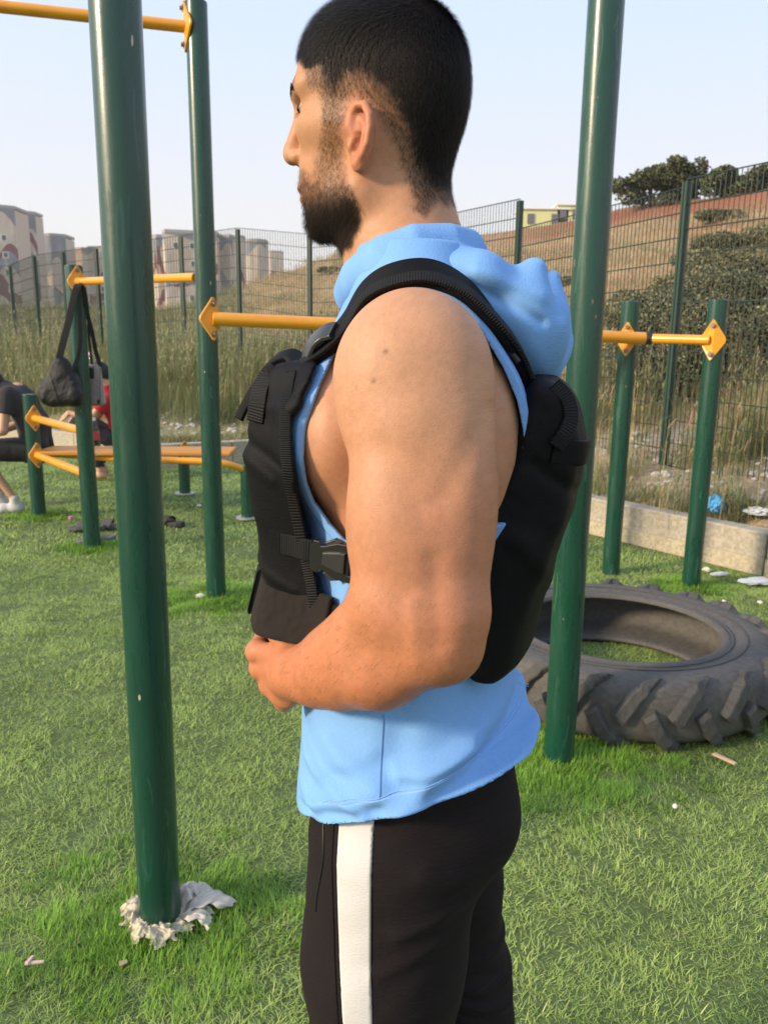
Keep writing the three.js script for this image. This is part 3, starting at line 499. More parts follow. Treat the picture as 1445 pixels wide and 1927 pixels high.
{
  // shrubs on the slope: pixel of the foot, distance, width, height
  const B = [
    [1262, 735, 9.2, 1.5, 1.1, 'broad olive green shrub low on the slope left of the right-hand bar post'], [1395, 755, 9.0, 2.0, 1.7, 'large olive green shrub filling the right edge behind the fence'],
    [1345, 660, 11.5, 1.9, 1.05, 'rounded olive shrub behind the tall clipped fence post'], [1425, 640, 11.5, 2.2, 1.35, 'dense dark shrub at the right edge midway up the slope'], [1235, 610, 13, 1.6, 1.0, 'low shrub between the two tall posts halfway up the slope'],
    [1320, 548, 15.5, 1.6, 0.7, 'olive shrub high on the slope just right of the clipped fence post'], [1420, 535, 16, 2.6, 1.0, 'wide dark shrub high on the slope at the right edge'], [1315, 478, 19, 1.2, 0.7, 'small round shrub below the red earth strip'],
    [1410, 475, 19.5, 2.2, 0.9, 'dark green shrub under the red earth at the right edge'], [1150, 690, 11, 0.9, 0.6, 'small pale shrub right behind the foreground post'], [1062, 500, 22, 1.0, 0.45, 'tiny shrub on the golden slope left of the foreground post'],
    [1350, 418, 26, 1.4, 0.5, 'flat bush lying on the red earth'], [625, 478, 38, 1.2, 0.5, 'little bush on the skyline beside the chin']];
  B.forEach(([x, y, d, w, h, label], i) => { h *= 0.72; w *= 0.9;
    const p = at(x, y, d), gy = Math.min(terrain(p.x, p.z), 60), t = thing('shrub', label, 'shrub', [p.x, gy - 0.06, p.z]);
    srand(500 + i); const L = []; for (let k = 0; k < 7; k++) { const a = rr(-0.5, 0.5), b = rr(-0.4, 0.4); L.push([a * w, h * rr(0.35, 0.62), b * w * 0.8, w * rr(0.22, 0.34), h * rr(0.3, 0.46), w * rr(0.22, 0.34)]); }
    part('foliage', foliage(L, Math.min(30000, 15000 * Math.sqrt(w * h) * (d < 14 ? 1.5 : 1)), 0.022 + d * 0.0011, OLIVE, 520 + i), M.leaf, t);
    const st = []; for (let k = 0; k < 5; k++) st.push(tube([[rr(-0.1, 0.1), -0.1, rr(-0.1, 0.1)], [rr(-0.2, 0.2) * w, h * 0.3, rr(-0.2, 0.2) * w], [rr(-0.35, 0.35) * w, h * 0.62, rr(-0.3, 0.3) * w]], 0.02, 8, 5)); part('stem', st, M.bark, t);
  });
  // trees on the hilltop
  const T = [[1218, 396, 33, 2.9, 1.75, 'spreading dark pine on the hilltop, left half of the clump'], [1285, 390, 33, 2.2, 2.15, 'taller light green pine on the hilltop, right half of the clump'], [1378, 386, 31, 2.4, 1.3, 'low wide tree on the hilltop right of the pines'], [1430, 382, 31, 2.4, 1.5, 'dark tree at the right end of the hilltop']];
  T.forEach(([x, y, d, w, h, label], i) => {
    const p = at(x, y, d), gy = terrain(p.x, p.z) - 0.1, t = thing('pine_tree', label, 'tree', [p.x, gy, p.z]); srand(560 + i);
    const tr = [tube([[0, -0.2, 0], [0.06, h * 0.3, 0.03], [-0.04, h * 0.62, 0]], 0.09, 12, 7)]; for (let k = 0; k < 5; k++) { const a = R() * 6.28; tr.push(tube([[0.03, h * 0.28, 0], [Math.cos(a) * w * 0.2, h * 0.5, Math.sin(a) * w * 0.2], [Math.cos(a) * w * 0.36, h * 0.72, Math.sin(a) * w * 0.36]], 0.035, 8, 5)); }
    part('trunk', tr, M.bark, t);
    const L = []; for (let k = 0; k < 15; k++) { const a = R() * 6.28, q = Math.sqrt(R()) * 0.36; L.push([Math.cos(a) * q * w * 1.1, h * rr(0.14, 0.82) * (1 - 0.55 * q), Math.sin(a) * q * w, w * rr(0.13, 0.22), h * rr(0.12, 0.2), w * rr(0.13, 0.22)]); }
    part('crown', foliage(L, 12000, 0.10, i === 1 ? [[0.16, 0.18, 0.06], [0.20, 0.21, 0.075], [0.11, 0.135, 0.045]] : PINE, 570 + i), M.leaf, t);
  });
}
// broken brick, stones and litter on the bare strip behind the kerb
{
  srand(601);
  const rock = (s, k) => { const g = new THREE.IcosahedronGeometry(s, 2), p = g.attributes.position; for (let i = 0; i < p.count; i++) { const v = V3().fromBufferAttribute(p, i), n = 1 + 0.45 * noise(v.x / s * 1.3 + k * 7, v.y / s * 1.3, v.z / s * 1.3); p.setXYZ(i, v.x * n, v.y * n * 0.62, v.z * n); } g.computeVertexNormals(); return g; };
  const tone = (c) => std(lin(...c), 0.92), red = tone([0.36, 0.11, 0.055]), tan = tone([0.42, 0.31, 0.2]), grey = tone([0.5, 0.47, 0.42]);
  const mk = (name, label, cat, list, mts, group) => list.forEach(([x, y, s], i) => { const p = at(x, y, s[1]), yy = terrain(p.x, p.z); const o = single(name, rock(s[0], i + label.length), mts[i % mts.length], label, cat, group); o.position.set(p.x, yy + s[0] * 0.1, p.z); o.rotation.y = R() * 6; });
  const bx = []; for (let i = 0; i < 14; i++) bx.push([rr(1350, 1450), rr(820, 880), [rr(0.05, 0.14), rr(6.9, 7.7)]]); for (let i = 0; i < 7; i++) bx.push([rr(1185, 1250), rr(780, 830), [rr(0.05, 0.11), rr(8.6, 9.6)]]);
  mk('brick_rubble', 'lump of red brick rubble on the earth by the fence', 'rubble', bx, [red, red, tan], 'red rubble by the fence');
  const gs = []; for (let i = 0; i < 420; i++) { const d = R() < 0.6 ? rr(-17, -6) : rr(12, 30), phi = d * DEG, rc = kerbDist(phi), r = rc + 0.3 + R() * 2.0, x = Math.sin(phi) * r, z = -Math.cos(phi) * r, g = rock(rr(0.012, 0.045), i); g.translate(x, terrain(x, z) + 0.005, z); gs.push(g.index ? g.toNonIndexed() : g); }
  single('gravel', gs, grey, 'pale loose stones scattered behind the kerb', 'gravel', null, 'stuff');
}
// ---------------------------------------------------------------- apartment blocks far behind
{
  const GREY = css(0.19, 0.20, 0.23), CREAM = css(0.45, 0.385, 0.31), MAR = css(0.16, 0.045, 0.05), LIGHT = css(0.55, 0.47, 0.37);
  const mural = (s, base, bands) => canvasTex(256, 512, (g, w, h) => {     // painted waves: [colour, y, amplitude, height, phase]
    srand(s); g.fillStyle = base; g.fillRect(0, 0, w, h);
    for (let [c, y, a, t, ph] of bands) { y *= 0.66; t *= 0.72; a *= 0.8; g.fillStyle = c; g.beginPath(); g.moveTo(0, h * y + a * h * Math.sin(ph)); for (let x = 8; x <= w; x += 8) g.lineTo(x, h * y + a * h * Math.sin(x / w * 3.6 + ph)); for (let x = w; x >= 0; x -= 8) g.lineTo(x, h * (y + t * (0.9 + 0.25 * Math.sin(x / w * 2.7 + ph * 1.7))) + a * h * Math.sin(x / w * 3.6 + ph)); g.closePath(); g.fill(); }
    for (let i = 0; i < 90; i++) { g.globalAlpha = 0.05; g.fillStyle = R() < 0.5 ? '#000' : '#fff'; g.fillRect(R() * w, R() * h, rr(4, 60), rr(10, 120)); }
  }, false);
  const win = std(lin(0.05, 0.055, 0.065), 0.25), frame = std(lin(0.72, 0.7, 0.66), 0.6), roofM = std(lin(0.32, 0.3, 0.28), 0.9), dish = std(lin(0.7, 0.7, 0.7), 0.5);
  // [left x, right x, top y, foot y, distance, corner share, base, bands, windows, label]
  const BL = [
    [-46, 28, 392, 585, 150, 0.55, CREAM, [[GREY, 0.0, 0.04, 0.18, 1], [MAR, 0.42, 0.05, 0.12, 0.3], [GREY, 0.52, 0.05, 0.2, 0.6], [MAR, 0.68, 0.06, 0.2, 2.6]], 'cream apartment block with maroon and grey waves at the left edge'],
    [24, 67, 403, 590, 158, 0.58, CREAM, [[GREY, -0.05, 0.02, 0.26, 0], [MAR, 0.22, 0.05, 0.1, 1.2], [GREY, 0.38, 0.03, 0.3, 1.6], [MAR, 0.68, 0.02, 0.24, 2.2]], 'second apartment block from the left, grey top and maroon corner'],
    [69, 124, 445, 590, 165, 0.6, CREAM, [[GREY, -0.05, 0.01, 0.42, 0.4], [MAR, 0.62, 0.03, 0.16, 3.4], [GREY, 0.6, 0.03, 0.2, 3.2]], 'grey topped apartment block just left of the hanging bag post'],
    [122, 167, 470, 585, 190, 0.8, css(0.36, 0.27, 0.18), [[css(0.33, 0.19, 0.12), -0.02, 0.01, 0.1, 1], [MAR, 0.72, 0.04, 0.12, 1.8]], 'low brown building with round white windows behind the bag post'],
    [164, 236, 468, 590, 170, 0.7, LIGHT, [[GREY, -0.04, 0.02, 0.1, 2], [MAR, 0.55, 0.05, 0.1, 0.7]], 'pale cream apartment block partly hidden by the nearest post'],
    [286, 312, 447, 606, 150, 0.4, CREAM, [[GREY, -0.02, 0.03, 0.24, 0], [MAR, 0.3, 0.1, 0.2, 2.4], [MAR, 0.74, 0.06, 0.16, 0.6]], 'narrow apartment block with red side right of the nearest post'],
    [305, 408, 440, 604, 146, 0.12, CREAM, [[GREY, -0.05, 0.04, 0.19, 2.8], [MAR, 0.38, 0.05, 0.12, 5.2], [GREY, 0.52, 0.04, 0.14, 1.0]], 'broad apartment block seen behind the second tall post'],
    [404, 438, 447, 585, 150, 0.86, CREAM, [[GREY, -0.05, 0.03, 0.2, 1.2], [GREY, 0.44, 0.08, 0.14, 3.9], [MAR, 0.58, 0.04, 0.06, 0.2]], 'apartment block with a grey wave right of the second tall post'],
    [434, 459, 448, 575, 160, 0.5, LIGHT, [[GREY, 0.0, 0.02, 0.1, 0], [MAR, 0.5, 0.05, 0.1, 1]], 'slim pale building behind the fence post'],
    [457, 501, 455, 566, 168, 0.5, CREAM, [[GREY, -0.06, 0.02, 0.16, 0.3], [GREY, 0.5, 0.05, 0.08, 5.4]], 'rounded cream tower block with a maroon top corner'],
    [501, 531, 476, 556, 205, 0.3, CREAM, [[MAR, 0.45, 0.1, 0.12, 1.9], [GREY, 0.68, 0.08, 0.4, 0.6]], 'smallest and farthest apartment block at the foot of the slope']];
  BL.forEach(([x0, x1, y0, y1, d, cs, base, bands, label], bi) => {
    const a = at(x0, y0, d), b = at(x1, y0, d), H = a.y - Math.min(at((x0 + x1) / 2, y1, d).y, 4) + 6, W = b.x - a.x, top = a.y, t = thing('apartment_block', label, 'building', [a.x, top - H, a.z]);
    const D = W * 0.8, px = W * cs, bulge = bi === 9 ? 0.3 : 0;
    // plan: front facade from the left corner to the near corner, then the side facade to the right corner
    const planF = [], planS = []; for (let i = 0; i <= 8; i++) { const q = i / 8; planF.push([px * q, D * 0.3 * q + bulge * W * 0.3 * Math.sin(q * Math.PI)]); planS.push([px + (W - px) * q, D * 0.3 * (1 - q) + bulge * W * 0.3 * Math.sin(q * Math.PI)]); }
    srand(700 + bi); const sideBands = bands.map(([c, y, am, th, ph]) => [c, y + rr(-0.06, 0.06), am * 1.4, th * rr(0.7, 1.2), ph + 2]);
    for (const [pl, tex, k] of [[planF, mural(710 + bi, base, bands), 0], [planS, mural(730 + bi, LIGHT, sideBands), 1]]) {
      const pos = [], uv = [], idx = []; pl.forEach(([x, z], i) => { for (const h of [0, H]) { pos.push(x, h, z); uv.push(i / 8, h ? 1 : 0); } }); for (let i = 0; i < 8; i++) idx.push(2 * i, 2 * i + 2, 2 * i + 1, 2 * i + 1, 2 * i + 2, 2 * i + 3);
      part('wall', geom(pos, idx, { uv }), std(lin(1, 1, 1), 0.9, { map: tex }), t);
    }
    const back = []; back.push(new THREE.BoxGeometry(W * 0.96, H - 0.2, D).translate(W / 2, (H - 0.2) / 2, -D / 2 - 0.05)); part('wall', back, std(lin(0.5, 0.42, 0.33), 0.9), t);
    const sh = new THREE.Shape(); [[0, 0], ...planF, ...planS.slice(1), [W, -D], [0, -D]].forEach(([x, z], i) => i ? sh.lineTo(x, -z) : sh.moveTo(x, -z)); const rg = new THREE.ExtrudeGeometry(sh, { depth: 0.5, bevelEnabled: false }); rg.rotateX(-Math.PI / 2); rg.translate(0, H, 0); const rf = part('roof', rg, roofM, t);
    const wg = new RoundedBoxGeometry(0.95, 1.15, 0.16, 1, 0.03), pg = new THREE.BoxGeometry(0.7, 0.9, 0.06).translate(0, 0, 0.07);
    const rows = Math.min(6, Math.floor(H / 3.1));
    for (const [pl, cols, w0] of [[planF, px > 4 ? Math.max(1, Math.round(px / 4.2)) : 0, px], [planS, W - px > 3 ? Math.max(1, Math.round((W - px) / 3.2)) : 0, W - px]]) for (let r = 0; r < rows; r++) for (let c = 0; c < cols; c++) {
      if (R() < 0.25) continue; const q = (c + 0.5 + rr(-0.12, 0.12)) / cols, i = Math.min(7, Math.floor(q * 8)), f = q * 8 - i, x = lerp(pl[i][0], pl[i + 1][0], f), z = lerp(pl[i][1], pl[i + 1][1], f), an = Math.atan2(-(pl[i + 1][1] - pl[i][1]), pl[i + 1][0] - pl[i][0]);
      const o = part('window', wg, frame, t); o.position.set(x + 0.04 * Math.sin(an), H - 2.2 - r * 3.05, z + 0.05 * Math.cos(an)); o.rotation.y = an; part('pane', pg, win, o);
    }
    if (R() < 0.7) { const g = new THREE.CylinderGeometry(0.03, 0.04, 2.2, 5).translate(W * rr(0.2, 0.8), H + 1.4, -1); part('aerial', g, dish, rf); }
  });
  // pale site buildings on the hill crest
  for (const [x, y, w, h, label] of [[1018, 424, 3.6, 1.3, 'long pale yellow site hut on the hill crest left of the foreground post'], [1066, 414, 1.9, 1.2, 'short yellow and grey site hut on the crest beside the foreground post']]) {
    const p = at(x, y, 62), t = thing('site_hut', label, 'hut', [p.x, p.y - 0.35, p.z]); part('wall', new THREE.BoxGeometry(w, h, 2).translate(0, h / 2, 0), std(lin(0.62, 0.62, 0.3), 0.8), t); part('roof', new RoundedBoxGeometry(w + 0.3, 0.12, 2.3, 1, 0.03).translate(0, h + 0.06, 0), std(lin(0.7, 0.7, 0.66), 0.7), t);
    for (let i = 0; i < 2; i++) part('window', new THREE.BoxGeometry(0.5, 0.7, 0.08).translate(-w * 0.28 + i * w * 0.5, h * 0.5, 1.03), std(lin(0.12, 0.13, 0.15), 0.4), t);
  }
}

// ---------------------------------------------------------------- two seated people, bags, slippers, litter
{
  const skinM = phys(lin(0.44, 0.235, 0.135), 0.55), skinM2 = phys(lin(0.50, 0.28, 0.17), 0.55), hairM = std(lin(0.012, 0.01, 0.009), 0.7);
  const n1 = tileNoise(128, 801), cl = dataTex(256, 256, (i, j) => { const a = 0.8 + 0.35 * (n1(i / 2, j / 2) - 0.5) + 0.3 * (n1(i / 9, j / 9) - 0.5); return [a, a, a]; });
  const cloth = (c) => phys(lin(...c), 0.9, { map: cl, bumpMap: cl, bumpScale: 0.002, sheen: 0.15, sheenColor: lin(0.3, 0.3, 0.3) });
  const uv = (x, y, z) => [(x + 0.6 * z) * 6, y * 6], wr = (x, y, z, a) => a * fbm(x * 9, y * 7, z * 9, 2);
  const fingers = (x, y, z, W, dir, up) => { let d = 1e9; for (let k = 0; k < 4; k++) { const o = (k - 1.5) * 0.018, l = [0.068, 0.078, 0.072, 0.056][k], b = [W[0] + up[0] * o + dir[0] * 0.07, W[1] + up[1] * o + dir[1] * 0.07, W[2] + up[2] * o + dir[2] * 0.07], m = [b[0] + dir[0] * l * 0.55, b[1] + dir[1] * l * 0.55 - 0.006, b[2] + dir[2] * l * 0.55]; d = Math.min(d, chain(x, y, z, [[...b, 0.0105], [...m, 0.0095], [m[0] + dir[0] * l * 0.4, m[1] + dir[1] * l * 0.4 - 0.016, m[2] + dir[2] * l * 0.4, 0.0085]])); } return d; };
  function hand2(x, y, z, W, dir, up, th) {
    const far0 = H3(x - W[0], y - W[1], z - W[2]) - 0.24; if (far0 > 0.03) return far0 + 0.02;
    let d = cone(x, y, z, [...W, 0.024], [W[0] + dir[0] * 0.07, W[1] + dir[1] * 0.07, W[2] + dir[2] * 0.07, 0.026]);
    for (const o of [-0.024, 0.024]) d = smin(d, cone(x, y, z, [W[0], W[1], W[2], 0.017], [W[0] + dir[0] * 0.07 + up[0] * o, W[1] + dir[1] * 0.07 + up[1] * o, W[2] + dir[2] * 0.07 + up[2] * o, 0.013]), 0.012);
    d = smin(d, fingers(x, y, z, W, dir, up), 0.005);
    return smin(d, chain(x, y, z, [[W[0] + up[0] * 0.015, W[1] + up[1] * 0.015, W[2] + up[2] * 0.015, 0.015], [W[0] + dir[0] * 0.04 + up[0] * 0.042 + th[0], W[1] + dir[1] * 0.04 + up[1] * 0.042 + th[1], W[2] + dir[2] * 0.04 + up[2] * 0.042 + th[2], 0.012], [W[0] + dir[0] * 0.085 + up[0] * 0.05 + th[0], W[1] + dir[1] * 0.085 + up[1] * 0.05 + th[1], W[2] + dir[2] * 0.085 + up[2] * 0.05 + th[2], 0.0095]]), 0.006);
  }
  // a seated figure: joints in its own frame, facing -x, hips at the origin's height
  function seated(t, J, sm, hm, top, low, opt) {
    const S = J.sh, far = (a) => [a[0], a[1], -a[2]];
    const hd = (x, y, z) => { const [hx, hy, hz] = J.head; x -= hx; y -= hy; z -= hz; const far0 = H3(x, y, z) - 0.17; if (far0 > 0.05) return far0; const c = Math.cos(J.nod), s = -Math.sin(J.nod), X = c * x - s * y, Y = s * x + c * y, a = Math.abs(z); let d = ell(X, Y - 0.03, z, 0.098, 0.105, 0.077); d = smin(d, ell(X + 0.045, Y + 0.05, z, 0.055, 0.07, 0.055), 0.03); d = smin(d, cone(X, Y, z, [-0.098, 0.02, 0, 0.009], [-0.118, -0.02, 0, 0.012]), 0.015); d = smin(d, cone(X, Y, z, [-0.08, -0.095, 0, 0.024], [-0.01, -0.07, 0, 0.045]), 0.03); d = smin(d, cone(X, Y, a, [-0.095, 0.032, 0.01, 0.012], [-0.08, 0.032, 0.045, 0.012]), 0.012); d = smin(d, ell(X + 0.098, Y + 0.058, z, 0.012, 0.011, 0.022), 0.006); d = smax(d, -ell(X + 0.1, Y - 0.008, a - 0.032, 0.016, 0.01, 0.016), 0.01); return smin(d, ell(X - 0.0, Y + 0.01, a - 0.08, 0.018, 0.032, 0.008), 0.006); };
    const torso = (x, y, z, g) => { const a = Math.abs(z); let d = cone(x, y, a, [J.hip[0], J.hip[1] + 0.06, 0.06, 0.115 + g], [J.mid[0], J.mid[1], 0.05, 0.105 + g]); d = smin(d, cone(x, y, a, [J.mid[0], J.mid[1], 0.05, 0.105 + g], [J.chest[0], J.chest[1], 0.08, 0.1 + g]), 0.06); return smin(d, cone(x, y, a, [J.chest[0], J.chest[1], 0.08, 0.09 + g], [S[0], S[1], S[2] - 0.03, 0.062 + g]), 0.05); };
    const limbs = (x, y, z, g) => { let d = 1e9; for (const [A, k] of [[J.armL, 1], [J.armR, -1]]) { const zz = z * k; d = Math.min(d, smin(cone(x, y, zz, [S[0], S[1], S[2], 0.056 + g], [...A[0], 0.043 + g]), 1e9, 0.01)); } return d; };
    const fore = (x, y, z) => { let d = 1e9; for (const [A, k] of [[J.armL, 1], [J.armR, -1]]) { const zz = z * k; d = Math.min(d, smin(cone(x, y, zz, [...A[0], 0.042], [...A[1], 0.027]), hand2(x, y, zz, A[1], A[2], A[3], A[4]), 0.015)); } return d; };
    const legF = (x, y, z, g) => { let d = 1e9; for (const [L, k] of [[J.legL, 1], [J.legR, -1]]) { const zz = z * k; d = Math.min(d, smin(cone(x, y, zz, [J.hip[0], J.hip[1] + 0.02, 0.09, 0.095 + g], [...L[0], 0.066 + g]), cone(x, y, zz, [...L[0], 0.058 + g], [...L[1], 0.036 + g]), 0.03)); } return d; };
    const foot = (x, y, z, g) => { let d = 1e9; for (const [L, k] of [[J.legL, 1], [J.legR, -1]]) { const zz = z * k, [ax, ay, az] = L[1]; let q = smin(cone(x, y, zz, [ax + 0.035, 0.038, az, 0.036 + g], [ax - 0.10, 0.034, az, 0.036 + g]), cone(x, y, zz, [ax - 0.10, 0.034, az, 0.036 + g], [ax - 0.18, 0.022, az, 0.02 + g]), 0.03); q = smin(q, cone(x, y, zz, [ax, ay, az, 0.036 + g], [ax + 0.005, 0.05, az, 0.04 + g]), 0.03); d = Math.min(d, smax(q, -y, 0.01)); } return d; };
    const body = (x, y, z) => { let d = torso(x, y, z, -0.012); d = smin(d, hd(x, y, z), 0.02); d = smin(d, cone(x, y, z, [J.chest[0] - 0.02, J.chest[1] + 0.1, 0, 0.062], [J.head[0] + 0.015, J.head[1] - 0.04, J.head[2], 0.055]), 0.03); d = smin(d, limbs(x, y, z, -0.006), 0.02); d = smin(d, fore(x, y, z), 0.015); d = smin(d, legF(x, y, z, -0.006), 0.02); return smin(d, foot(x, y, z, 0), 0.02); };
    part('body', sdfMesh(body, [-0.85, -0.02, -0.5], [0.45, 1.55, 0.5], 0.0085, { lip: 1.7 }), sm, t);
    part('hair', sdfMesh((x, y, z) => { const [hx, hy] = J.head, c = Math.cos(J.nod), s = -Math.sin(J.nod), X = c * (x - hx) - s * (y - hy), Y = s * (x - hx) + c * (y - hy); return Math.max(hd(x, y, z) - 0.012 - 0.006 * noise(x * 60, y * 60, z * 60), Math.min(0.03 - Y, 1) - Math.max(0, X + 0.05) * 1.15, -X - 0.085 - 0.1 * (Y - 0.05)); }, [J.head[0] - 0.2, J.head[1] - 0.2, -0.2], [J.head[0] + 0.2, J.head[1] + 0.2, 0.2], 0.006), hm, t);
    const sl = opt.sleeve ?? 0.55;
    part('t_shirt', sdfMesh((x, y, z) => { let d = smin(torso(x, y, z, 0.006), cone(x, y, z, [J.chest[0] - 0.01, J.chest[1] + 0.05, 0, 0.10], [lerp(J.chest[0] - 0.02, J.head[0], 0.5), lerp(J.chest[1] + 0.1, J.head[1] - 0.04, 0.45), 0, 0.078]), 0.04); for (const [A, k] of [[J.armL, 1], [J.armR, -1]]) { const e = [lerp(S[0], A[0][0], sl), lerp(S[1], A[0][1], sl), lerp(S[2], A[0][2], sl)], ex = [lerp(S[0], A[0][0], sl + 0.25), lerp(S[1], A[0][1], sl + 0.25), lerp(S[2], A[0][2], sl + 0.25)], L = H3(ex[0] - e[0], ex[1] - e[1], ex[2] - e[2]), cut = ((x - e[0]) * (ex[0] - e[0]) + (y - e[1]) * (ex[1] - e[1]) + (z * k - e[2]) * (ex[2] - e[2])) / L; d = smin(d, smax(cone(x, y, z * k, [...S, 0.068], [...ex, 0.066]), cut, 0.008), 0.02); } d = smax(d, J.hip[1] - 0.02 - y, 0.01); return smax(d, -(H3(x - J.head[0] - 0.02, y - J.head[1] + 0.06, z) - 0.088), 0.01) - wr(x, y, z, 0.012); }, [-0.6, 0.2, -0.45], [0.45, 1.3, 0.45], 0.0085, { uv, lip: 1.7 }), top, t);
    const lower = (x, y, z) => {
      let d = cone(x, y, Math.abs(z), [J.hip[0], J.hip[1], 0.07, 0.122], [J.hip[0], J.hip[1] + 0.06, 0.05, 0.12]);
      for (const [L, k] of [[J.legL, 1], [J.legR, -1]]) {
        const zz = z * k, A = [J.hip[0], J.hip[1] + 0.02, 0.09, 0.105], K = L[0], e = [lerp(A[0], K[0], 0.94), lerp(A[1], K[1], 0.94), lerp(A[2], K[2], 0.94)];
        let q = cone(x, y, zz, A, [...K, 0.084]);
        if (opt.shorts) { const v = [K[0] - A[0], K[1] - A[1], K[2] - A[2]], m = H3(...v); q = smax(q, ((x - e[0]) * v[0] + (y - e[1]) * v[1] + (zz - e[2]) * v[2]) / m, 0.01); }
        else q = smin(q, smax(cone(x, y, zz, [...K, 0.074], [...L[1], 0.056]), L[1][1] + 0.03 - y, 0.01), 0.03);
        d = smin(d, q, 0.03);
      }
      return d - wr(x + 3, y, z, 0.012);
    };
    part(opt.shorts ? 'shorts' : 'trousers', sdfMesh(lower, [-0.8, 0.02, -0.5], [0.45, 0.95, 0.5], 0.0085, { uv, lip: 1.7 }), low, t);
    if (opt.socks) part('socks', sdfMesh((x, y, z) => Math.max(foot(x, y, z, 0.006), y - J.legL[1][1] - 0.06), [-0.8, -0.02, -0.4], [0.4, 0.4, 0.4], 0.006), opt.socks, t);
  }
  const JA = { hip: [0.08, 0.53, 0], mid: [0.07, 0.76, 0], chest: [-0.02, 0.96, 0], sh: [-0.07, 1.03, 0.17], head: [-0.25, 1.10, 0], nod: 0.5, armL: [[-0.10, 0.73, 0.25], [-0.32, 0.66, 0.14], [-0.86, -0.15, -0.5], [0, 1, 0], [-0.02, 0, 0.0]], armR: [[-0.14, 0.74, 0.25], [-0.34, 0.66, 0.12], [-0.86, -0.15, -0.5], [0, 1, 0], [0, 0, 0]], legL: [[-0.36, 0.53, 0.14], [-0.10, 0.12, 0.13]], legR: [[-0.37, 0.53, 0.12], [-0.32, 0.12, 0.12]] };
  const pa = at(52, 960, 6.75), A = thing('person', 'seated person in grey black t-shirt and white socks leaning forward at the left edge', 'person', [pa.x + 0.05, 0, pa.z], 0.1);
  seated(A, JA, skinM2, hairM, cloth([0.04, 0.036, 0.038]), cloth([0.010, 0.010, 0.011]), { shorts: true, socks: cloth([0.62, 0.61, 0.58]) });
  const JB = { hip: [0.1, 0.36, 0], mid: [0.11, 0.56, 0], chest: [0.03, 0.78, 0], sh: [-0.01, 0.86, 0.175], head: [-0.08, 1.12, 0], nod: 0.45, armL: [[-0.17, 0.66, 0.22], [-0.40, 0.72, 0.16], [-0.75, -0.64, 0.0], [0.3, -0.3, 0.85], [0, 0, 0.0]], armR: [[-0.2, 0.64, 0.24], [-0.42, 0.66, 0.2], [-0.6, -0.8, 0.0], [0.3, -0.3, 0.85], [0, 0, 0]], legL: [[-0.30, 0.62, 0.16], [-0.12, 0.11, 0.15]], legR: [[-0.30, 0.60, 0.16], [-0.16, 0.11, 0.16]] };
  const pb = at(217, 905, 8.45), Bp = thing('person', 'black haired person in red t-shirt sitting on the kerb, forearm hanging from the knee', 'person', [pb.x, 0.02, pb.z], 0.15);
  seated(Bp, JB, skinM2, hairM, cloth([0.55, 0.018, 0.03]), cloth([0.018, 0.021, 0.024]), {});
  // sling bag hanging from the bag post
  const bk = phys(lin(0.005, 0.005, 0.006), 0.36, { specularIntensity: 0.8, bumpMap: cl, bumpScale: 0.004 }), wb = std(lin(0.012, 0.012, 0.012), 0.7);
  const z0 = -5.27, P = (x, y, d = 5.27) => at(x, y, d);
  const c0 = P(110, 715), bag = thing('sling_bag', 'shiny black sling bag hanging by its strap from the yellow bar bracket', 'bag', [c0.x, c0.y, c0.z]);
  part('pouch', sdfMesh((x, y, z) => { let d = cone(x, y, z, [0.03, 0.10, 0, 0.045], [-0.042, -0.09, 0, 0.082]); d = smin(d, cone(x, y, z, [-0.042, -0.09, 0, 0.082], [0.088, -0.105, 0, 0.075]), 0.05); d = smin(d, cone(x, y, z, [0.03, 0.10, 0, 0.045], [0.09, -0.02, -0.01, 0.06]), 0.05); d = smax(d, Math.abs(z) - 0.062, 0.03); return d - 0.009 * fbm(x * 14 - y * 8, y * 9, z * 14, 3) - 0.004 * Math.exp(-(((x + 0.02 + y * 0.25) / 0.006) ** 2)); }, [-0.18, -0.22, -0.12], [0.22, 0.2, 0.12], 0.006, { uv }), bk, bag);
  const loc = (p) => p.clone().sub(bag.position);
  part('strap', strap([[0.01, 0.11, 0.01], ...[[121, 640], [131, 600], [141, 555], [147, 538]].map(([x, y]) => loc(P(x, y, 5.24))), loc(P(150, 533, 5.33))], 0.045, 0.004, () => V3(0.2, 0, 1), 30), wb, bag);
  part('strap', strap([[0.095, 0.02, 0.02], ...[[150, 660], [151, 600], [149, 545]].map(([x, y]) => loc(P(x, y, 5.26))), loc(P(148, 536, 5.3))], 0.028, 0.003, () => V3(0.5, 0, 1), 30), wb, bag);
  // grey bag behind the post
  const c1 = P(180, 725, 5.52), gb = thing('shoulder_bag', 'pale grey fabric bag with black flap hanging behind the same post', 'bag', [c1.x, c1.y, c1.z]);
  const gm = cloth([0.36, 0.32, 0.295]); const gg = new RoundedBoxGeometry(0.095, 0.29, 0.075, 4, 0.025); { const p = gg.attributes.position; for (let i = 0; i < p.count; i++) p.setX(i, p.getX(i) * (1.12 - 0.5 * p.getY(i)) + 0.0); gg.computeVertexNormals(); } gg.rotateZ(0.08); part('pouch', gg, gm, gb);
  const fl = new RoundedBoxGeometry(0.085, 0.08, 0.085, 3, 0.015); fl.translate(-0.03, 0.085, 0.004); part('flap', fl, wb, gb); const lb = new RoundedBoxGeometry(0.014, 0.03, 0.004, 1, 0.001); lb.translate(0.03, -0.115, 0.041); part('label', lb, wb, gb);
  part('zip', tube([[0.055, 0.12, 0.04], [0.05, 0, 0.042], [0.045, -0.12, 0.042]], 0.003, 12, 5), std(lin(0.1, 0.09, 0.085), 0.6), gb);
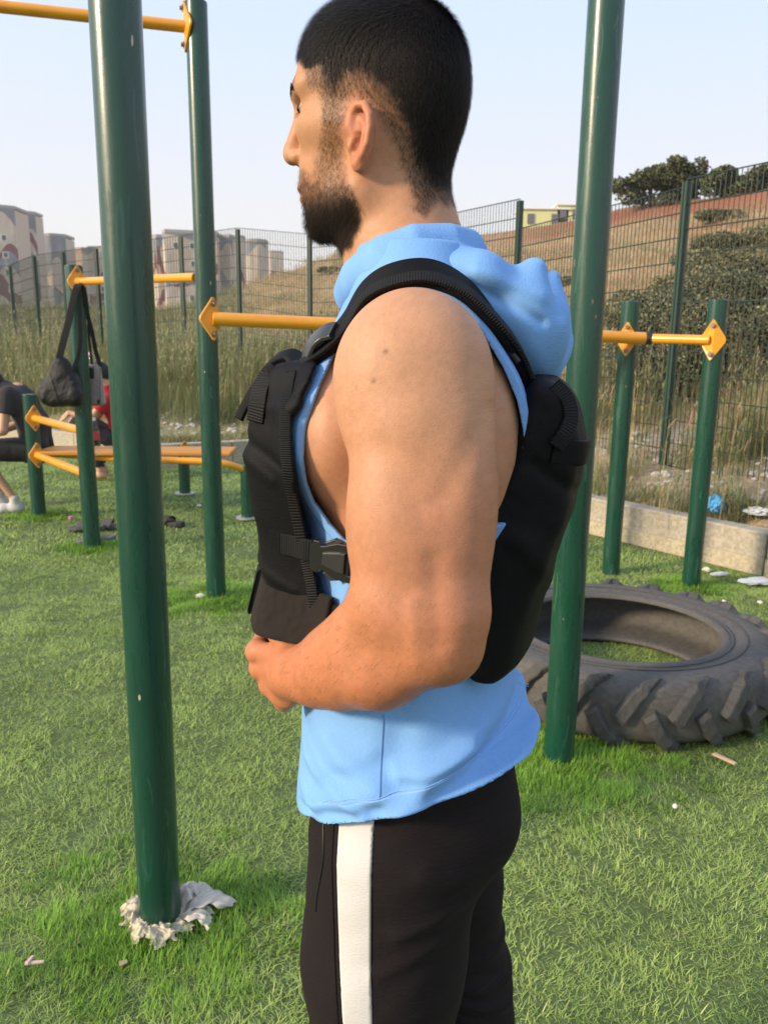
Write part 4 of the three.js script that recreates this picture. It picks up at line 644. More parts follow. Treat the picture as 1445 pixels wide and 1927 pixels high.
  const lo2 = (x, y, d) => P(x, y, d).sub(gb.position); part('strap', strap([[0.045, 0.13, 0], lo2(181, 660, 5.5), lo2(174, 625, 5.46), lo2(164, 585, 5.42), lo2(157, 545, 5.36), lo2(153, 532, 5.33)], 0.028, 0.003, () => V3(0.3, 0, 1), 30), wb, gb); part('strap', strap([[-0.02, 0.14, -0.02], lo2(168, 630, 5.47), lo2(166, 580, 5.45), lo2(160, 540, 5.38)], 0.02, 0.003, () => V3(0.8, 0, 0.6), 30), wb, gb);
  // plastic bottles
  const pet = phys(lin(0.95, 0.97, 1), 0.06, { transmission: 1, thickness: 0, ior: 1.45 }), bottleP = [[0, 0], [0.028, 0], [0.032, 0.008], [0.032, 0.09], [0.030, 0.10], [0.032, 0.11], [0.032, 0.19], [0.027, 0.22], [0.014, 0.25], [0.013, 0.268], [0, 0.268]].map((p) => new THREE.Vector2(...p));
  const bottle = (x, y, d, lab, capc, label, lie) => { const p = P(x, y, d), t = thing('plastic_bottle', label, 'bottle', [p.x, p.y, p.z]); t.rotation.z = lie; part('bottle', new THREE.LatheGeometry(bottleP, 24), pet, t); part('cap', new THREE.CylinderGeometry(0.0155, 0.0155, 0.02, 18).translate(0, 0.27, 0), std(lin(...capc), 0.5), t); part('wrapper', new THREE.CylinderGeometry(0.0328, 0.0328, 0.06, 24, 1, true).translate(0, 0.145, 0), std(lin(...lab), 0.5), t); t.scale.setScalar(1.05); };
  bottle(183, 856, 6.1, [0.5, 0.05, 0.06], [0.6, 0.6, 0.62], 'clear water bottle with red wrapper standing behind the bag post', 0.02);
  bottle(176, 741, 5.62, [0.55, 0.25, 0.6], [0.75, 0.55, 0.75], 'bottle with lilac cap peeking out above the grey bag', 0.0);
  // slippers
  const foam = std(lin(0.085, 0.082, 0.08), 0.85), foamD = std(lin(0.03, 0.03, 0.03), 0.8);
  const slip = (x, y, r, label, m) => { const p = ground(x, y), t = thing('slipper', label, 'slipper', [p.x, 0.012, p.z], r); part('sole', sdfMesh((a, b, c) => smax(Math.max(poly2(a, c, [[-0.135, 0.02], [-0.12, 0.045], [-0.05, 0.052], [0.03, 0.04], [0.10, 0.042], [0.132, 0.02], [0.135, -0.015], [0.10, -0.038], [0.03, -0.036], [-0.05, -0.05], [-0.12, -0.042]]) - 0.006, -b), b - 0.026 - 0.012 * sstep(0, 0.12, a), 0.008), [-0.16, -0.01, -0.08], [0.16, 0.07, 0.08], 0.005), m, t); part('upper_strap', sdfMesh((a, b, c) => { const q = Math.hypot((b - 0.015) / 0.055, c / 0.058); return smax(Math.max((Math.abs(q - 1) - 0.1) * 0.05, 0.012 - b), Math.abs(a + 0.045 - b * 0.35) - 0.038, 0.006); }, [-0.13, -0.01, -0.08], [0.06, 0.09, 0.08], 0.005), m, t); };
  slip(165, 1000, 0.15, 'dark grey foam slipper left of the bag post foot', foam); slip(212, 996, 0.1, 'dark grey foam slipper between the bag post and the nearest post', foam); slip(182, 1022, 0.5, 'third slipper half hidden behind the foot of the bag post', std(lin(0.14, 0.14, 0.14), 0.85)); slip(322, 990, -0.5, 'black slipper lying right of the nearest post', foamD);
  // crumpled paper round the foot of the nearest post
  const pp = phys(lin(0.70, 0.60, 0.44), 0.9, { transmission: 0.2, thickness: 0 }), pp2 = phys(lin(0.72, 0.67, 0.58), 0.85, { transmission: 0.25, thickness: 0 }), pt = thing('crumpled_paper', 'torn crumpled cream paper bunched round the foot of the nearest post', 'paper', [-0.551, 0, -1.689]); pt.scale.set(0.86, 0.9, 0.86);
  srand(871);
  const sheet = (cx, cz, ang, len, wid, lift, k) => { const pos = [], idx = [], n = 22, m = 14; for (let i = 0; i <= n; i++) for (let j = 0; j <= m; j++) { const u = i / n, v = j / m - 0.5, ed = 1 + 0.5 * noise(u * 7 + k, v > 0 ? 3 : 9, k), r = u * len * (1 + 0.35 * noise(v * 5, k, 2)), w = v * wid * ed; const f = 0.5 * noise(u * 3 + k * 3, v * 4, k) + 0.13 * noise(u * 8, v * 8 + k, 4), y = 0.014 + lift * Math.sin(u * 2.7) * (1 - 0.7 * v * v) + Math.abs(f) * 0.045; pos.push(cx + Math.cos(ang) * r - Math.sin(ang) * w + f * 0.012, y, cz + Math.sin(ang) * r + Math.cos(ang) * w + f * 0.01); } for (let i = 0; i < n; i++) for (let j = 0; j < m; j++) { const a = i * (m + 1) + j; idx.push(a, a + 1, a + m + 1, a + m + 1, a + 1, a + m + 2); } return geom(pos, idx); };
  const sA = [], sB = [];
  for (let i = 0; i < 12; i++) { const a = i / 12 * 6.28 + rr(-0.2, 0.2); sA.push(sheet(Math.cos(a) * 0.054, Math.sin(a) * 0.054, a + 1.3 * (i % 2 ? 1 : -1), rr(0.06, 0.09), rr(0.05, 0.075), rr(0.012, 0.035), i * 1.7)); }
  for (const [a, l, w, h] of [[-0.45, 0.105, 0.075, 0.05], [-0.2, 0.15, 0.06, 0.055], [0.15, 0.105, 0.06, 0.03], [-0.8, 0.085, 0.06, 0.05], [-0.5, 0.08, 0.06, 0.07]]) sB.push(sheet(Math.cos(a) * 0.05, Math.sin(a) * 0.05, a, l, w, h, l * 40));
  part('paper_wad', sA, pp, pt); part('paper_sheet', sB, pp2, pt);
  // small litter
  const lit = (x, y, label, cat, name, g, m, h = 0.02, rot = 0, hh = 0) => { const p = ground(x, y, hh), o = single(name, g, m, label, cat); o.position.set(p.x, p.y + h, p.z); o.rotation.y = rot; return o; };
  const chipG = (l, w, t, k) => { const g = new RoundedBoxGeometry(l, t, w, 2, t * 0.3), p = g.attributes.position; for (let i = 0; i < p.count; i++) { const x = p.getX(i); p.setZ(i, p.getZ(i) * (1 - 0.35 * x / l) + 0.1 * w * noise(x * 40, k, 1)); p.setY(i, p.getY(i) + 0.5 * t * noise(x * 30 + k, 5, 1)); } g.computeVertexNormals(); return g; };
  const wood = std(lin(0.62, 0.44, 0.28), 0.85), white = std(lin(0.72, 0.68, 0.62), 0.8);
  lit(1361, 1440, 'pale wooden splinter lying on the turf in front of the tyre', 'wood chip', 'wood_splinter', chipG(0.085, 0.017, 0.008, 1), wood, 0.026, -0.95);
  lit(1268, 1531, 'tiny white pebble on the turf below the tyre', 'pebble', 'pebble', new THREE.IcosahedronGeometry(0.008, 2), white, 0.026);
  const tw = thing('plaster_scrap', 'small pinkish torn scrap on the grass in the lower left corner', 'scrap', (() => { const p = ground(68, 1832); return [p.x, 0.03, p.z]; })(), 0.15); part('scrap', [chipG(0.042, 0.008, 0.005, 3), chipG(0.024, 0.008, 0.005, 4).rotateY(1.2).translate(-0.012, 0.003, -0.006)], std(lin(0.62, 0.44, 0.38), 0.85), tw);
  lit(234, 1830, 'flat dried leaf scrap below the paper', 'leaf', 'dry_leaf', chipG(0.018, 0.014, 0.002, 6), std(lin(0.36, 0.29, 0.15), 0.9), 0.028, 0.5);
  const film = phys(lin(0.78, 0.82, 0.84), 0.35, { transmission: 0.35, thickness: 0 }), crumple = (r, k, f = 0.5) => { const g = new THREE.IcosahedronGeometry(r, 6), p = g.attributes.position; for (let i = 0; i < p.count; i++) { const v = V3().fromBufferAttribute(p, i).divideScalar(r), n = 1 + 0.5 * noise(v.x * 2 + k, v.y * 2, v.z * 2) + 0.25 * noise(v.x * 6, v.y * 6 + k, v.z * 6); p.setXYZ(i, v.x * n * r, v.y * n * r * f, v.z * n * r); } g.computeVertexNormals(); return g; };
  lit(1425, 1103, 'pale crumpled plastic film on the turf at the right edge', 'plastic film', 'plastic_film', crumple(0.085, 2, 0.18).scale(1.5, 1, 0.7), film, 0.035, 0.1);
  lit(1352, 1088, 'small grey white plastic wrapper between the film and the post', 'wrapper', 'plastic_wrapper', crumple(0.04, 5, 0.25).scale(1.5, 1, 0.6), film, 0.03, 0.2);
  lit(1328, 1078, 'little pale stone near the foot of the kerb', 'stone', 'stone', crumple(0.022, 8, 0.6), white, 0.025);
  lit(1360, 1140, 'white pebble at the right edge below the plastic film', 'pebble', 'pebble', new THREE.IcosahedronGeometry(0.011, 2), white, 0.026); lit(1428, 1141, 'white scrap at the far right of the turf', 'scrap', 'paper_scrap', crumple(0.014, 9, 0.5), white, 0.026);
  lit(375, 955, 'white crumb on the turf by the bench post', 'scrap', 'paper_scrap', crumple(0.02, 12, 0.4), white, 0.02); lit(134, 980, 'pink bottle cap on the turf by the slippers', 'bottle cap', 'bottle_cap', new THREE.CylinderGeometry(0.017, 0.017, 0.018, 18), std(lin(0.7, 0.22, 0.4), 0.5), 0.028); lit(378, 1128, 'pale stone left of the foot of the second tall post', 'stone', 'stone', crumple(0.022, 15, 0.5), white, 0.022);
  const bl = at(1343, 950, 5.5); const ball = single('blue_bag', crumple(0.062, 20, 0.95), std(lin(0.10, 0.42, 0.78), 0.4), 'crumpled sky blue plastic bag behind the kerb beside the right post', 'plastic bag'); ball.position.set(bl.x, bl.y, bl.z);
  const wb2 = at(1425, 962, 5.3), wbag = single('white_bag', crumple(0.06, 26, 0.5).scale(1.4, 1, 1), film, 'crumpled white plastic bag among the weeds at the right edge', 'plastic bag'); wbag.position.set(wb2.x, wb2.y, wb2.z);
}

// ---------------------------------------------------------------- the man in the weighted vest (faces -x, his left side towards the camera)
const bake = (T, lo, hi, n = 400) => { const f = curveTab(T), k = T[0].length - 1, a = new Float32Array((n + 1) * k); for (let i = 0; i <= n; i++) a.set(f(lo + (hi - lo) * i / n), i * k); return (y, o) => { const s = clamp((y - lo) / (hi - lo)) * n, i = Math.min(n - 1, Math.floor(s)), t = s - i; for (let c = 0; c < k; c++) o[c] = a[i * k + c] * (1 - t) + a[(i + 1) * k + c] * t; return o; }; };
const tb = [0, 0, 0, 0];
const seg2 = (x, y, f) => { const ex = f[2] - f[0], ey = f[3] - f[1], t = clamp(((x - f[0]) * ex + (y - f[1]) * ey) / (ex * ex + ey * ey)); return Math.hypot(x - f[0] - ex * t, y - f[1] - ey * t); };
function slice(tab, x, y, z) { tab(y, tb); const dx = x - tb[0], k0 = Math.sqrt((dx / tb[1]) ** 2 + (z / tb[2]) ** 2), k1 = Math.sqrt((dx / tb[1] ** 2) ** 2 + (z / tb[2] ** 2) ** 2); return k1 < 1e-5 ? -Math.min(tb[1], tb[2]) : k0 * (k0 - 1) / k1; }
const skinTab = bake([[0.78, 0.05, 0.10, 0.15], [0.92, 0.05, 0.105, 0.155], [1.02, 0.038, 0.098, 0.145], [1.12, 0.026, 0.1, 0.145], [1.22, 0.022, 0.105, 0.158], [1.30, 0.022, 0.114, 0.168], [1.38, 0.028, 0.108, 0.165], [1.44, 0.034, 0.085, 0.14], [1.48, 0.034, 0.06, 0.09], [1.52, 0.03, 0.05, 0.055]], 0.78, 1.52);
const YAW = 14 * DEG, cY = Math.cos(YAW), sY = Math.sin(YAW);
const toHead = (x, z) => [cY * (x - 0.004) + sY * z, -sY * (x - 0.004) + cY * z], fromHead = (x, z) => [cY * x - sY * z + 0.004, sY * x + cY * z];
const EARU = V3(Math.cos(0.52), 0, Math.sin(0.52)), EARV = V3(0.16, 0.987, 0.02).normalize(), EARN = EARU.clone().cross(EARV).normalize(); EARV.copy(EARN).cross(EARU).normalize();
const EO = [-0.016, 1.637, 0.0760];
const HELIX = [[-0.006, 0.0, 0.001, 0.0035], [-0.011, 0.012, 0.003, 0.0042], [-0.009, 0.026, 0.004, 0.0046], [0.0, 0.0335, 0.005, 0.0047], [0.011, 0.031, 0.005, 0.0047], [0.018, 0.020, 0.005, 0.0046], [0.0195, 0.005, 0.005, 0.0045], [0.016, -0.010, 0.004, 0.0045], [0.009, -0.021, 0.003, 0.0050], [0.0, -0.029, 0.001, 0.0055]];
const ANTI = [[0.003, 0.020, 0.0, 0.003], [0.0085, 0.012, 0.001, 0.0038], [0.0105, 0.0, 0.002, 0.004], [0.007, -0.012, 0.001, 0.0042], [0.0, -0.017, 0.0, 0.0035]];
function ear(x, y, z) {
  const dx = x - EO[0], dy = (y - EO[1]) * 1.1, dz = z - EO[2], u = dx * EARU.x + dy * EARU.y + dz * EARU.z, v = dx * EARV.x + dy * EARV.y + dz * EARV.z, n = -(dx * EARN.x + dy * EARN.y + dz * EARN.z) * -1;
  if (Math.abs(u) > 0.045 || Math.abs(v) > 0.06 || Math.abs(n) > 0.04) return Math.max(Math.abs(u) - 0.018, Math.abs(v) - 0.033, Math.abs(n) - 0.013);
  let d = ell(u - 0.004, v - 0.002, n + 0.002, 0.0165, 0.031, 0.0035);
  d = smin(d, ell(u - 0.0, v + 0.026, n - 0.0, 0.0095, 0.0115, 0.0048), 0.005);
  d = smin(d, ell(u + 0.004, v - 0.0, n + 0.012, 0.012, 0.026, 0.012), 0.008);
  d = smax(d, -ell(u + 0.0005, v + 0.006, n - 0.003, 0.009, 0.0115, 0.014), 0.002); d = smax(d, -ell(u - 0.003, v - 0.024, n - 0.004, 0.007, 0.005, 0.006), 0.003);
  d = smin(d, chain(u, v, n, HELIX), 0.0025);
  d = smin(d, chain(u, v, n, ANTI), 0.003);
  d = smin(d, ell(u + 0.0105, v + 0.007, n - 0.002, 0.004, 0.0065, 0.004), 0.004);
  return d;
}
function head(x, y, z) {                                                // in the head's own frame
  const a = Math.abs(z);
  let d = ell(x - 0.008, y - 1.705, z, 0.078, 0.088, 0.0775);
  d = smin(d, ell(x + 0.045, y - 1.708, z, 0.064, 0.082, 0.066), 0.04);
  d = smin(d, ell(x - 0.022, y - 1.655, z, 0.043, 0.06, 0.056), 0.03);
  d = smin(d, ell(x + 0.05, y - 1.635, z, 0.05, 0.07, 0.052), 0.03);
  d = smin(d, cone(x, y, a, [-0.08, 1.569, 0, 0.021], [-0.022, 1.588, 0.05, 0.015]), 0.02);
  d = smin(d, cone(x, y, a, [-0.022, 1.588, 0.05, 0.015], [-0.014, 1.645, 0.062, 0.014]), 0.02);
  d = smin(d, ell(x + 0.03, y - 1.585, z, 0.045, 0.03, 0.045), 0.03);
  d = smin(d, ell(x + 0.068, y - 1.612, z, 0.038, 0.042, 0.036), 0.02);
  d = smin(d, cone(x, y, a, [-0.083, 1.662, 0.034, 0.015], [-0.03, 1.655, 0.058, 0.013]), 0.02);
  d = smin(d, cone(x, y, a, [-0.103, 1.7, 0.008, 0.0115], [-0.086, 1.701, 0.046, 0.012]), 0.014);
  d = smax(d, -ell(x + 0.106, y - 1.681, a - 0.032, 0.018, 0.0115, 0.019), 0.012);
  d = smin(d, ell(x + 0.083, y - 1.681, a - 0.031, 0.0145, 0.0128, 0.0145), 0.004);
  d = smin(d, cone(x, y, z, [-0.105, 1.688, 0, 0.007], [-0.118, 1.65, 0, 0.0095]), 0.01);
  d = smin(d, ell(x + 0.117, y - 1.641, z, 0.0120, 0.0105, 0.0115), 0.008);
  d = smin(d, ell(x + 0.108, y - 1.637, a - 0.012, 0.0105, 0.008, 0.0075), 0.005);
  d = smax(d, -ell(x + 0.1115, y - 1.629, a - 0.0065, 0.0055, 0.004, 0.0035), 0.003);
  d = smin(d, ell(x + 0.1, y - 1.6035, z, 0.0105, 0.0062, 0.021), 0.006);
  d = smin(d, ell(x + 0.097, y - 1.591, z, 0.0105, 0.0068, 0.02), 0.005);
  if (z > 0.02) d = smin(d, ear(x, y, z), 0.005); else if (z < -0.02) d = smin(d, ear(x, y, -z), 0.005);
  return d;
}
const WRI = [-0.094, 1.064, 0.118];
const FING = [
  [[-0.100, 1.078, 0.108, 0.016], [-0.150, 1.064, 0.056, 0.0135], [-0.146, 1.074, 0.014, 0.0105], [-0.124, 1.076, 0.006, 0.0095], [-0.108, 1.074, 0.012, 0.0085]],
  [[-0.098, 1.068, 0.108, 0.017], [-0.146, 1.043, 0.056, 0.0135], [-0.142, 1.050, 0.010, 0.0108], [-0.120, 1.054, 0.002, 0.0098], [-0.106, 1.055, 0.010, 0.0088]],
  [[-0.094, 1.056, 0.110, 0.017], [-0.134, 1.024, 0.062, 0.013], [-0.132, 1.029, 0.016, 0.0105], [-0.112, 1.033, 0.008, 0.0095], [-0.098, 1.036, 0.016, 0.0085]],
  [[-0.090, 1.046, 0.112, 0.015], [-0.117, 1.008, 0.072, 0.0115], [-0.117, 1.012, 0.034, 0.0095], [-0.103, 1.017, 0.026, 0.0085], [-0.092, 1.021, 0.032, 0.0078]]];
const THUMB = [[-0.095, 1.082, 0.108, 0.016], [-0.120, 1.094, 0.080, 0.0135], [-0.137, 1.099, 0.050, 0.0115], [-0.140, 1.092, 0.026, 0.0095]];
function hand(x, y, z) {
  if (x > -0.06 || z < -0.03) return H3(Math.max(x + 0.08, 0), 0, Math.min(z + 0.02, 0)) + 0.012;
  let d = cone(x, y, z, [...WRI, 0.0285], [-0.108, 1.052, 0.102, 0.024]);
  d = smin(d, ell((x + 0.120) * 0.76 - (z - 0.085) * 0.65 * -1, y - 1.044, (z - 0.085) * 0.76 - (x + 0.120) * 0.65, 0.034, 0.038, 0.0135), 0.015);
  for (const f of FING) { d = smin(d, cone(x, y, z, f[0], [...f[1].slice(0, 3), f[1][3] * 0.86]), 0.007); d = smin(d, H3(x - f[1][0], y - f[1][1], z - f[1][2]) - f[1][3] * 1.14, 0.005); }
  for (const f of FING) d = smin(d, chain(x, y, z, f.slice(1)), 0.0025);
  return smin(d, chain(x, y, z, THUMB), 0.004);
}
function arm(x, y, z) {                                                 // left arm; the right one is the same, mirrored
  if (z < 0.0) return 0.06 - z * 0.5;
  let d = ell(x - 0.026, y - 1.392, z - 0.198, 0.0755, 0.086, 0.060);
  d = smin(d, cone(x, y, z, [0.046, 1.35, 0.205, 0.051], [0.058, 1.175, 0.232, 0.042]), 0.03);
  d = smin(d, cone(x, y, z, [0.022, 1.34, 0.205, 0.052], [0.020, 1.19, 0.228, 0.046]), 0.03);
  d = smin(d, ell(x - 0.012, y - 1.262, z - 0.222, 0.044, 0.07, 0.043), 0.025);
  d = smin(d, ell(x - 0.066, y - 1.285, z - 0.222, 0.037, 0.085, 0.04), 0.025);
  d = smin(d, cone(x, y, z, [0.054, 1.178, 0.236, 0.042], [0.056, 1.152, 0.238, 0.036]), 0.02);
  d = smin(d, ell(x - 0.069, y - 1.140, z - 0.246, 0.020, 0.020, 0.017), 0.016);
  let e = cone(x, y, z, [0.044, 1.150, 0.236, 0.042], [-0.004, 1.116, 0.202, 0.046]);
  e = smin(e, cone(x, y, z, [-0.004, 1.116, 0.202, 0.046], [-0.040, 1.092, 0.168, 0.040]), 0.02);
  e = smin(e, cone(x, y, z, [-0.040, 1.092, 0.168, 0.040], [-0.068, 1.076, 0.143, 0.034]), 0.02);
  e = smin(e, cone(x, y, z, [-0.068, 1.076, 0.143, 0.034], [...WRI, 0.029]), 0.02);
  e = smin(e, cone(x, y, z, [0.004, 1.186, 0.236, 0.034], [-0.046, 1.104, 0.168, 0.034]), 0.025);
  d = smin(d, e, 0.018);
  if (z > 0.2) for (const [a, b, c, f, g, w] of [[0.092, 1.37, 0.05, 1.295, 0.0016, 0.012], [-0.02, 1.36, 0.03, 1.29, 0.0012, 0.012], [0.045, 1.24, 0.05, 1.165, 0.0018, 0.010], [0.026, 1.20, 0.03, 1.145, -0.0014, 0.008], [-0.01, 1.19, -0.03, 1.12, 0.0012, 0.010]]) { const q = seg2(x, y, [a, b, c, f]) / w; if (q < 3) d += g * Math.exp(-q * q); }
  if (y < 1.2) d = smin(d, hand(x, y, z), 0.012);
  return d;
}
function trunk(x, y, z) {
  const a = Math.abs(z);
  let d = Math.max(slice(skinTab, x, y, z), y - 1.515, 0.85 - y);
  d = smin(d, ell(x + 0.052, y - 1.335, a - 0.085, 0.048, 0.07, 0.085), 0.04);
  d = smin(d, ell(x - 0.075, y - 1.32, a - 0.135, 0.065, 0.11, 0.042), 0.04);
  d = smin(d, cone(x, y, a, [0.03, 1.535, 0.02, 0.045], [0.035, 1.418, 0.15, 0.042]), 0.04);
  d = smin(d, cone(x, y, z, [0.02, 1.46, 0, 0.063], [0.002, 1.625, 0, 0.054]), 0.045);
  d = smin(d, cone(x, y, z, [0.03, 1.47, 0, 0.058], [0.014, 1.62, 0, 0.045]), 0.03);
  return d;
}
const bodyF = (x, y, z) => {
  let d = trunk(x, y, z);
  if (y > 1.46) { const [hx, hz] = toHead(x, z); d = smin(d, head(hx, y, hz), 0.022); }
  if (y < 1.56) { d = smin(d, arm(x, y, z), z > 0.04 ? 0.014 : 0.03); d = smin(d, arm(x, y, -z), 0.014); }
  return d;
};
// where hair and beard grow, in the head's frame, seen from the side
const HAIR = [[-0.14, 1.744], [-0.095, 1.737], [-0.079, 1.724], [-0.070, 1.712], [-0.068, 1.697], [-0.059, 1.686], [-0.052, 1.677], [-0.05, 1.652], [-0.021, 1.652], [-0.019, 1.672], [-0.010, 1.680], [0.007, 1.668], [0.018, 1.648], [0.027, 1.633], [0.032, 1.615], [0.043, 1.59], [0.052, 1.566], [0.064, 1.560], [0.072, 1.576], [0.15, 1.580], [0.15, 1.95], [-0.14, 1.95]];
const BEARD = [[-0.05, 1.66], [-0.058, 1.637], [-0.072, 1.613], [-0.088, 1.624], [-0.13, 1.627], [-0.13, 1.609], [-0.098, 1.606], [-0.094, 1.588], [-0.13, 1.583], [-0.14, 1.52], [-0.07, 1.53], [-0.045, 1.531], [-0.022, 1.535], [-0.010, 1.555], [-0.012, 1.58], [-0.020, 1.60], [-0.029, 1.635], [-0.021, 1.66]];
const hairMask = (hx, y, hz) => { const d = -poly2(hx + 0.011, y, HAIR) + 0.004 * noise(hx * 90, y * 90, hz * 90), fade = sstep(-0.004, 0.008, d), low = lerp(0.42, 1, sstep(0.008, 0.038, d)); return fade * (y > 1.715 ? 1 : hx > 0.035 ? lerp(low, 1, 0.25) : low); };
const beardMask = (hx, y, hz) => { const d = -poly2(hx + 0.010, y, BEARD) + 0.004 * noise(hx * 110, y * 110, hz * 110); return sstep(-0.004, 0.008, d) * clamp(0.30 + (1.606 - y) / 0.06, 0.26, 1) * (y > 1.6 && hx < -0.085 ? 1.6 : 1); };
const skinCol = (x, y, z) => {
  const n = fbm(x * 14, y * 14, z * 14, 3), f = noise(x * 60, y * 60, z * 60);
  const c = lin(0.54, 0.285, 0.165), tan = sstep(1.42, 1.06, y) * (z > 0.1 || x < -0.05 ? 1 : 0.3);
  c.lerp(lin(0.51, 0.19, 0.09), tan);
  if (y > 1.5) c.lerp(lin(0.49, 0.245, 0.125), 0.8);
  const g = (a, b, e, s) => Math.exp(-((x - a) ** 2 + (y - b) ** 2 + (z - e) ** 2) / (s * s));
  c.lerp(lin(0.47, 0.19, 0.115), 0.5 * g(0.075, 1.105, 0.25, 0.04) + 0.4 * g(0.08, 1.26, 0.25, 0.06) + 0.25 * g(-0.15, 1.06, 0.06, 0.03));
  c.multiplyScalar(1 + 0.14 * n + 0.05 * f); c.lerp(lin(0.5, 0.2, 0.12), clamp(0.22 * n + 0.04));
  if (y > 1.5) {
    const [hx, hz] = toHead(x, z), az = Math.abs(hz);
    const e = Math.exp(-(((hx - EO[0]) / 0.03) ** 2 + ((y - EO[1]) / 0.045) ** 2 + ((az - 0.085) / 0.02) ** 2)); c.lerp(lin(0.50, 0.15, 0.085), 0.75 * e);
    const lip = Math.exp(-(((hx + 0.108) / 0.012) ** 2 + ((y - 1.597) / 0.010) ** 2 + (hz / 0.02) ** 2)); c.lerp(lin(0.42, 0.13, 0.10), clamp(lip * 1.2));
    if (az < 0.083 || hx > 0.03) { const h = hairMask(hx, y, az), b = beardMask(hx, y, az); c.lerp(lin(0.03, 0.021, 0.016), clamp(h * 1.15) * 0.9); c.lerp(lin(0.05, 0.032, 0.022), clamp(b * 0.85)); }
    const br = Math.exp(-(((y - 1.703 - 0.05 * (az - 0.03)) / 0.004) ** 2)) * (hx < -0.07 && az < 0.055 ? 1 : 0); c.lerp(lin(0.05, 0.035, 0.025), br * 0.7);
  }
  for (const [a, b, e] of MOLES) { const q = ((x - a) ** 2 + (y - b) ** 2 + (z - e) ** 2) / 0.0022 ** 2; if (q < 4) c.lerp(lin(0.10, 0.045, 0.03), Math.exp(-q) * 0.85); }
  return [c.r, c.g, c.b];
};
srand(301);
const MOLES = [[0.0, 1.42, 0.25], [0.018, 1.368, 0.258], [0.055, 1.288, 0.262], [-0.02, 1.53, 0.06], [0.05, 1.44, 0.235], [-0.01, 1.395, 0.25]];
for (let i = 0; i < 14; i++) MOLES.push([rr(-0.03, 0.1), rr(1.15, 1.46), rr(0.235, 0.27)]);
const PZ = -0.93;
const man = thing('person', 'bearded man in blue sleeveless hoodie and black weighted vest, left arm bent across his waist', 'person', [0, 0, PZ]);
const boxUV = (s) => (x, y, z) => [(x + 0.6 * z) * s, y * s];
{
  const n1 = tileNoise(256, 91), n2 = tileNoise(128, 92);
  const pore = dataTex(512, 512, (i, j) => { const a = 0.5 + 0.5 * (n1(i / 2, j / 2) - 0.5) + 0.6 * (n2(i / 4, j / 4) - 0.5) + 0.25 * (n1(i, j) - 0.5); return [a, a, a]; });
  const mott = dataTex(1024, 1024, (i, j) => { const a = n1(i / 4, j / 4), b = n2(i / 16, j / 16), c = n1(i / 1.5 + 7, j / 1.5), k = 0.94 + 0.08 * (a - 0.5) + 0.10 * (b - 0.5) + 0.07 * (c - 0.5) - 0.22 * Math.pow(Math.max(0, n1(i / 8 + 31, j / 8 + 57) - 0.86) / 0.14, 2), r = 0.05 * (n2(i / 8 + 40, j / 8) - 0.5); return [k + r * 0.4, k - r, k - r]; });
  pore.repeat.set(2.5, 2.5);
  M.skin = phys(lin(1, 1, 1), 0.5, { vertexColors: true, map: mott, bumpMap: pore, bumpScale: 0.00016, specularIntensity: 0.6, sheen: 0.15, sheenRoughness: 0.5, sheenColor: lin(0.6, 0.35, 0.25) });
}
const bodyGeo = sdfMesh(bodyF, [-0.2, 0.86, -0.3], [0.16, 1.84, 0.3], 0.0026, { color: skinCol, uv: boxUV(3.4), lip: 1.5 });
part('body', bodyGeo, M.skin, man);
// eye on the near side and the far side
for (const s of [1, -1]) {
  const [ex, ez] = fromHead(-0.0853, 0.0315 * s), e = new THREE.SphereGeometry(0.0132, 24, 18); e.scale(1, 0.5, 1); e.translate(ex, 1.681, ez); part('eyeball', e, phys(lin(0.27, 0.25, 0.235), 0.25), man);
  const [ix, iz] = fromHead(-0.0965, 0.0335 * s), ir = new THREE.SphereGeometry(0.0058, 16, 12); ir.scale(0.5, 0.75, 1); ir.rotateY(-YAW - 0.15 * s); ir.translate(ix, 1.6805, iz); part('iris', ir, phys(lin(0.02, 0.013, 0.01), 0.1), man);
}
function project(f, p, off = 0) { const n = V3(), e = 0.001; for (let k = 0; k < 6; k++) { const d = f(p.x, p.y, p.z); n.set(f(p.x + e, p.y, p.z) - d, f(p.x, p.y + e, p.z) - d, f(p.x, p.y, p.z + e) - d).normalize(); p.addScaledVector(n, off - d); } return { p, n }; }
// hair, beard, eyebrows and lashes as single strands
function strands(list) {                                                // [root, normal, direction, length, width, lift, rgb]
  const pos = [], nor = [], idx = [], col = [], S = V3(), D = V3();
  for (const [p, n, d, L, w, lift, c] of list) {
    D.copy(d).addScaledVector(n, -d.dot(n)).normalize(); S.copy(D).cross(n).normalize(); const o = pos.length / 3;
    const rows = [[0, 0, 1], [0.5, lift * 0.72, 0.8], [1, lift, 0]];
    for (const [t, l, ww] of rows) for (const e of ww ? [-1, 1] : [0]) {
      pos.push(p.x + D.x * L * t * (1 - 0.3 * l) + n.x * l * L + S.x * w * ww * e * 0.5, p.y + D.y * L * t * (1 - 0.3 * l) + n.y * l * L + S.y * w * ww * e * 0.5, p.z + D.z * L * t * (1 - 0.3 * l) + n.z * l * L + S.z * w * ww * e * 0.5);
      const q = 0.6; nor.push(n.x * q + S.x * e * 0.5, n.y * q + S.y * e * 0.5, n.z * q + S.z * e * 0.5); col.push(...c);
    }
    idx.push(o, o + 1, o + 2, o + 2, o + 1, o + 3, o + 2, o + 3, o + 4);
  }
  return geom(pos, idx, { normal: nor, color: col });
}
